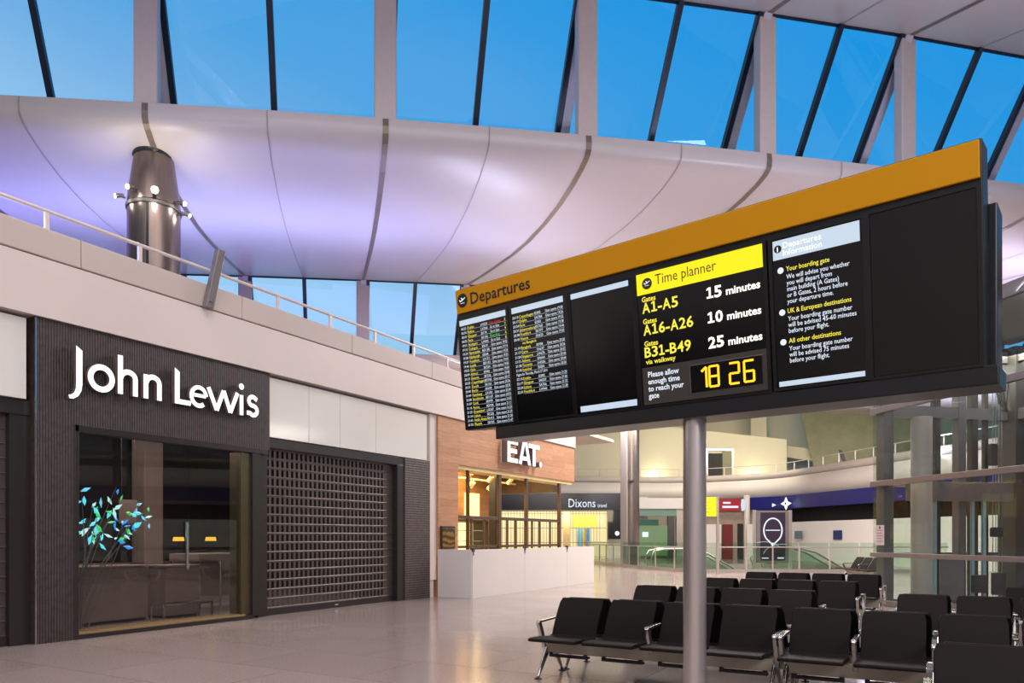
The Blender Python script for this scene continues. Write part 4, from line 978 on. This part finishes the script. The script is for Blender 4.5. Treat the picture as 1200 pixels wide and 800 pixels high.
# red shop sign, round white end
rs = thing('red_shop', facing(14.0, 49.6), 'far shop with red lit name band behind the yellow sign', 'shopfront', YAW)
q = MB(); q.box(-2.0,0,3.25,1.32,0.3,4.05); q.build('fascia', glow('red_fascia',(176,22,40),0.7), rs)
t = MB(); t.box(0.1,-0.02,3.72,0.6,-0.005,3.84); t.build('print', M['s_text'], rs)
t = MB(); t.box(0.05,-0.02,3.44,1.12,-0.005,3.58); t.build('print', M['s_text'], rs)
q = MB(); q.prism(arc(1.45,3.65,0.16,0.4,0,345,20), lambda a,c,d:(a,-d,c), -0.3, 0.02); q.build('round_end', M['s_white'], rs)
q = MB(); q.box(-2.0,0.3,0,1.9,0.5,3.25); q.build('back_wall', mat('taupe',(150,134,118),0.6), rs)
q = MB(); q.box(0.12,0.15,0,0.8,0.3,2.35); q.build('door', mat('maroon',(104,14,22),0.5), rs)
q = MB(); q.box(1.15,0.2,0,1.5,0.31,2.4); q.build('doorway', M['dark'], rs)
q = MB(); q.box(-2.0,-0.1,0,-0.05,0.1,2.35); q.build('screen_panel', M['hoarding'], rs)
q = MB(); q.box(1.6,-0.3,0,2.9,-0.2,2.35); q.build('screen_panel', M['hoarding'], rs)
wp = MB(); a = facing(15.75, 49.8); wp.lathe([(0.2,0),(0.2,4.3)],a[0],a[1],20); trim(wp, M['white_panel'], 'white pillar between red and navy shopfronts', 'pillar', smooth=40)
# navy shop along the curve
nv = thing('navy_shop', (0,0,0), 'long far shopfront with navy fascia and white star emblem', 'shopfront')
def fpts(t0, t1, d, n=14):
    pts = offs(d); out = []; A = c2w(16.0, 50.3); i0 = min(range(len(pts)), key=lambda i:(pts[i]-Vector(A)).length)
    return pts[i0:]
P0 = fpts(0,1,-0.05)
MB().grid([[(p.x,p.y,3.35) for p in P0],[(p.x,p.y,4.2) for p in P0]]).build('fascia', M['navy'], nv, thick=0.2)
P1 = fpts(0,1,0.9); MB().grid([[(p.x,p.y,0) for p in P1],[(p.x,p.y,3.4) for p in P1]]).build('recess', M['dark'], nv)
P2 = fpts(0,1,-0.4)[3:]; MB().grid([[(p.x,p.y,0) for p in P2],[(p.x,p.y,2.45) for p in P2]]).build('hoarding', M['hoarding'], nv, thick=0.08)
def stp(a, c, d):                              # along the navy fascia, up, out into the hall
    return (-8.25 + a*0.686 - d*0.728, 50.58 - a*0.728 - d*0.686, c)
stl = []
for k in range(8):
    r = 0.55 if k % 2 == 0 else 0.2
    if k % 4 == 0: r = 0.40
    stl.append((r*math.sin(math.pi*k/4), 3.66 + r*math.cos(math.pi*k/4)))
t = MB(); t.prism(stl, stp, 0.25, 0.32); t.build('star_emblem', M['sign_white'], nv)
t = MB(); t.prism(arc(0,3.66,0.08,0.08,0,330,12), stp, 0.32, 0.34); t.build('star_centre', M['navy'], nv)
t = MB(); t.prism([(-1.55,3.5),(-1.15,3.62),(-1.55,3.74)], stp, 0.25, 0.3); t.build('arrow', M['s_text'], nv)
for k, (a0, w, z0, z1, cc) in enumerate(((1.4, 0.75, 1.38, 1.88, (96,112,120)), (5.1, 0.75, 1.35, 1.88, (40,48,92)))):
    q = MB(); q.prism([(a0,z0),(a0+w,z0),(a0+w,z1),(a0,z1)], stp, 0.60, 0.63)
    tag(q.build('poster', mat('poster_%d' % k, cc, 0.5)), ('small grey blue poster on the white far hoarding', 'small navy poster on the white far hoarding nearer the lift')[k], 'poster')
# totem
tt = thing('information_totem', (-6.62, 31.93, 0), 'dark poster panel with white map pin outline between two metal posts', 'totem', math.atan2(0.75, 1.30))
for a in (0.0, 1.5):
    q = MB(); q.box(a-0.06,-0.06,0,a+0.06,0.06,2.62); q.build('post', M['steel'], tt, bevel=0.01)
q = MB(); q.box(0.08,-0.04,0.42,1.42,0.04,2.6); q.build('frame', M['lift_rail'], tt, bevel=0.01)
pn = MB(); pn.box(0.24,-0.05,0.52,1.28,-0.04,2.52); pn = pn.build('panel', mat('plum',(50,36,52),0.35,noise=0.1,scale=1.5), tt)
tf = lambda a,c,d:(a,-0.05-d,c)
t = MB(); t.ribbon([(0.76,1.15),(0.60,1.32)]+arc(0.76,1.78,0.38,0.50,225,-45,30)+[(0.92,1.32),(0.76,1.15)], 0.055, tf, 0.0, 0.008)
t.prism([(0.76,1.10),(0.66,1.26),(0.86,1.26)], tf, 0, 0.008)
t.box(0.46,-0.058,1.765,1.06,-0.052,1.80)
t.ribbon(arc(0.4,0.85,0.75,0.45,30,120,14), 0.012, tf, 0, 0.006); t.ribbon(arc(1.15,0.7,0.8,0.5,75,170,14), 0.012, tf, 0, 0.006)
t.box(0.30,-0.058,0.60,0.58,-0.052,0.64); t.box(0.95,-0.058,0.60,1.22,-0.052,0.65)
t.build('artwork', M['s_text'], pn)

# ---------------------------------------------------------------- glass balustrade round the escalator void
bl = thing('balustrade', (0,0,0), 'glass balustrade with metal handrail beyond the seats', 'balustrade')
BP = [(-17.8,40.0),(-15.3,36.8),(-12.2,33.2),(-9.9,31.4),(-8.4,30.6),(-6.9,31.6),(-5.0,32.7),(-2.8,34.0),(0.4,35.9)]
b = MB(); b.tube([(x,y,1.08) for x,y in BP],0.025,8); b.build('handrail', M['steel'], bl, smooth=40)
b = MB()
for (xa,ya),(xb,yb_) in zip(BP[:-1],BP[1:]): b.bar((xa,ya,0.08),(xb,yb_,0.08),0.08,0.16)
b.build('kerb', M['steel'], bl)
for (xa,ya),(xb,yb_) in zip(BP[:-1],BP[1:]):
    n = max(1, round(math.hypot(xb-xa,yb_-ya)/1.3))
    for k in range(n):
        p = Vector((xa,ya)).lerp(Vector((xb,yb_)), (k+0.03)/n); r = Vector((xa,ya)).lerp(Vector((xb,yb_)), (k+0.97)/n)
        g = MB().add([(p.x,p.y,0.16),(r.x,r.y,0.16),(r.x,r.y,1.26),(p.x,p.y,1.26)],[(0,1,2,3)]); g.build('pane', M['clear_glass'], bl, thick=0.015)
        q = MB(); q.box(p.x-0.025,p.y-0.025,0,p.x+0.025,p.y+0.025,1.1); q.build('post', M['steel'], bl)
for k, (X, Y, lab) in enumerate(((7.4, 34.2, 'escalator going down beyond the balustrade, behind the yellow sign post'), (12.6, 34.6, 'escalator going down beyond the balustrade, right of the dark totem'))):
    es_ = thing('escalator', facing(X, Y), lab, 'escalator', YAW)
    path = [(-0.9,0.10),(-1.05,0.45),(-0.85,0.85),(-0.4,0.95),(0.9,0.95),(1.6,0.75),(6.0,-1.8)]
    for yy in (0.0, 1.35):
        q = MB(); q.tube([(a,yy,c) for a,c in path],0.045,8); q.build('handrail', M['chrome'], es_, smooth=50)
        q = MB(); q.prism([(-0.9,0.0),(-0.95,0.5),(-0.5,0.88),(0.9,0.88),(1.6,0.68),(6.0,-1.9),(6.0,-2.8),(1.2,0.0)], lambda a,c,d:(a,yy+d,c), -0.01, 0.01); q.build('side_panel', M['clear_glass'], es_)
        q = MB(); q.prism([(-0.9,-0.1),(1.2,-0.1),(6.0,-2.9),(6.0,-3.3),(1.1,-0.5),(-0.9,-0.5)], lambda a,c,d:(a,yy+d,c), -0.12, 0.12); q.build('skirt', M['steel'], es_)
    q = MB(); sp = [(-0.9,-0.05),(1.2,-0.05)]
    for i in range(12): sp += [(1.2+0.4*i,-0.05-0.235*(i+1)),(1.6+0.4*i,-0.05-0.235*(i+1))]
    sp += [(6.0,-3.4),(-0.9,-0.6)]
    q.prism(sp, lambda a,c,d:(a,d,c), 0.13, 1.22); q.build('steps', M['lift_dark'], es_)

# far deck railing and its slanted fin
fh = thing('handrail', (0,0,0), 'white handrail with posts along the far curving parapet', 'railing')
R0 = offs(0.25); b = MB(); b.tube([(p.x,p.y,6.4) for p in R0],0.026,8); b.build('top_rail', M['rail'], fh, smooth=40)
acc = 0
for p, r in zip(R0[:-1], R0[1:]):
    L_ = (r-p).length; acc += L_
    if acc > 1.35:
        acc = 0; q = MB(); q.box(r.x-0.028,r.y-0.028,5.8,r.x+0.028,r.y+0.028,6.39); q.build('post', M['rail'], fh)
fb = thing('bracket', facing(20.0, 44.4, 5.4), 'slanted metal fin on the far right parapet', 'bracket', YAW)
b = MB(); b.prism([(0.0,0),(0.2,0.0),(-0.3,1.3),(-0.5,1.3)], lambda a,c,d:(a,d,c), -0.08, 0.02); b.build('fin', M['lift_rail'], fb, bevel=0.01)

# dark chair seen edge on by the far end of the balustrade
fc = bench(pA, 0, 0, False, 'dark bench seen end on at the left edge of the glass lift', rz=0)
p = c2w(11.6, 25.6); fc.location = (p[0], p[1], 0); fc.rotation_euler = (0, 0, YAW - math.pi/2)
# ---------------------------------------------------------------- glass lift
LO = (-1.243, 18.416); LA = math.atan2(-0.756, 0.654)
lift = thing('glass_lift', (LO[0], LO[1], 0), 'glass lift enclosure with grey steel frame at the right edge', 'lift', LA)
# local: x along the front face towards the viewer's right, y away behind the glass
LL = 9.0
for z0, z1, m_ in ((1.06,1.16,'lift_rail'),(2.62,2.74,'lift_rail'),(4.22,4.36,'lift_rail'),(5.72,5.98,'lift_frame'),(0,0.12,'lift_frame')):
    q = MB(); q.box(-0.04,-0.05,z0,LL,0.06,z1); q.build('rail', M[m_], lift, bevel=0.01)
    q = MB(); q.box(-0.05,0.0,z0+0.01,0.05,3.4,z1-0.01); q.build('rail', M[m_], lift)
for z0, z1 in ((0.12,1.06),(1.16,2.62),(2.74,4.22),(4.36,5.72)):
    for a, b_ in ((0.0,2.2),(2.22,4.4),(4.42,6.6),(6.62,9.0)):
        q = MB(); q.box(a,0,z0,b_,0.015,z1); q.build('pane', M['lift_glass'], lift)
    q = MB(); q.box(0.0,0.02,z0,0.015,3.4,z1); q.build('pane', M['lift_glass'], lift)
for a, y_, w, m_, h in ((0.20,0.15,0.25,'lift_frame',5.8),(0.25,1.39,0.15,'lift_dark',5.8),(0.25,2.0,0.2,'lift_frame',5.8),(0.25,2.35,0.16,'lift_dark',5.8),(0.25,2.68,0.10,'lift_dark',5.8),
                   (0.3,3.45,0.5,'lift_dark',5.8),(4.6,3.3,0.24,'lift_frame',5.8),(8.6,3.3,0.24,'lift_frame',5.8),(4.6,0.18,0.22,'lift_frame',5.8),(8.8,0.18,0.22,'lift_frame',5.8)):
    q = MB(); q.box(a-w/2,y_-w/2,0,a+w/2,y_+w/2,h); q.build('post', M[m_], lift, bevel=0.01)
for z0, z1, m_ in ((4.15,4.40,'lift_frame'),(5.45,5.7,'lift_frame')):
    q = MB(); q.box(0.18,0.25,z0,0.34,3.3,z1); q.build('beam', M[m_], lift)
    q = MB(); q.box(0.3,3.25,z0,LL,3.4,z1); q.build('beam', M[m_], lift)
q = MB(); q.box(0.34,0.55,2.3,0.5,3.25,2.72); q.build('door_header', M['lift_rail'], lift, bevel=0.01)
q = MB(); q.box(0.325,1.15,2.42,0.34,1.6,2.56); q.box(0.325,2.05,2.42,0.34,2.95,2.56); q.build('header_slots', M['dark'], lift)
q = MB(); q.lathe([(0.21,0),(0.21,4.1)],0.62,0.72,28); q.build('tube_column', M['parapet'], lift, smooth=40)
q = MB(); q.box(0.4,1.35,0.1,0.44,1.95,1.05); q.build('cabin_panel', M['lift_rail'], lift, bevel=0.005)
q = MB(); q.box(0.4,0.98,0.05,0.46,1.12,2.3); q.build('cabin_panel', M['lift_dark'], lift, bevel=0.005)
for a, b_ in ((1.2,1.28),(2.18,2.25),(2.47,2.55)):
    q = MB(); q.box(0.36,a,0.1,0.42,b_,2.3); q.build('cabin_door', mat('aqua_edge',(150,180,182),0.2), lift)
for a in (2.78, 2.86, 2.94, 3.02):
    q = MB(); q.tube([(0.36,a,0.1),(0.36,a,4.9)],0.008,6); q.build('cable', M['chrome'], lift)
for k in range(5):
    q = MB(); q.tube([(0.36,2.85+0.05*k,4.9),(0.36,2.95+0.05*k,4.5-0.04*k),(0.36,3.15,4.55),(0.36,3.2,5.2)],0.012,6); q.build('cable', M['dark'], lift)
for a, z0, w, h in ((2.8,1.5,0.26,0.22),(2.7,3.1,0.16,0.5),(2.35,0.25,0.35,0.4),(2.85,0.2,0.3,0.5)):
    q = MB(); q.box(0.38,a-w/2,z0,0.5,a+w/2,z0+h); q.build('machine_box', M['lift_dark'], lift, bevel=0.02)
q = MB(); q.box(0.2,0.05,5.9,LL,3.4,6.0); q.build('roof', M['lift_frame'], lift)
for a in (0.70, 0.95):
    q = MB(); q.lathe([(0.045,0.0),(0.05,0.03)],0,0,14); o = q.build('landing_lamp', M['lamp_warm'], lift); o.location = (0.33,a,2.42)
nt_ = thing('notice', (LO[0]+0.17*0.654-0.02*0.756, LO[1]-0.17*0.756-0.02*0.654, 1.32), 'white paper notice taped inside the corner of the glass lift', 'notice', LA)
q = MB(); q.box(-0.03,-0.02,0,0.25,-0.018,0.44); q.build('sheet', mat('paper',(226,206,210),0.6), nt_)
t = MB()
for k in range(5): t.box(0.02,-0.022,0.08+0.06*k,0.20-0.03*(k%2),-0.0205,0.09+0.06*k)
t.prism(arc(0.11,0.385,0.03,0.03,0,330,10), lambda a,c,d:(a,-d,c), 0.0205, 0.022); t.build('print', M['groove'], nt_)
pl_ = c2w(11.0, 17.5); area('lift_light', (pl_[0], pl_[1], 5.6), (0,0,0), 3, 3, 420, (1.0,0.92,0.80))
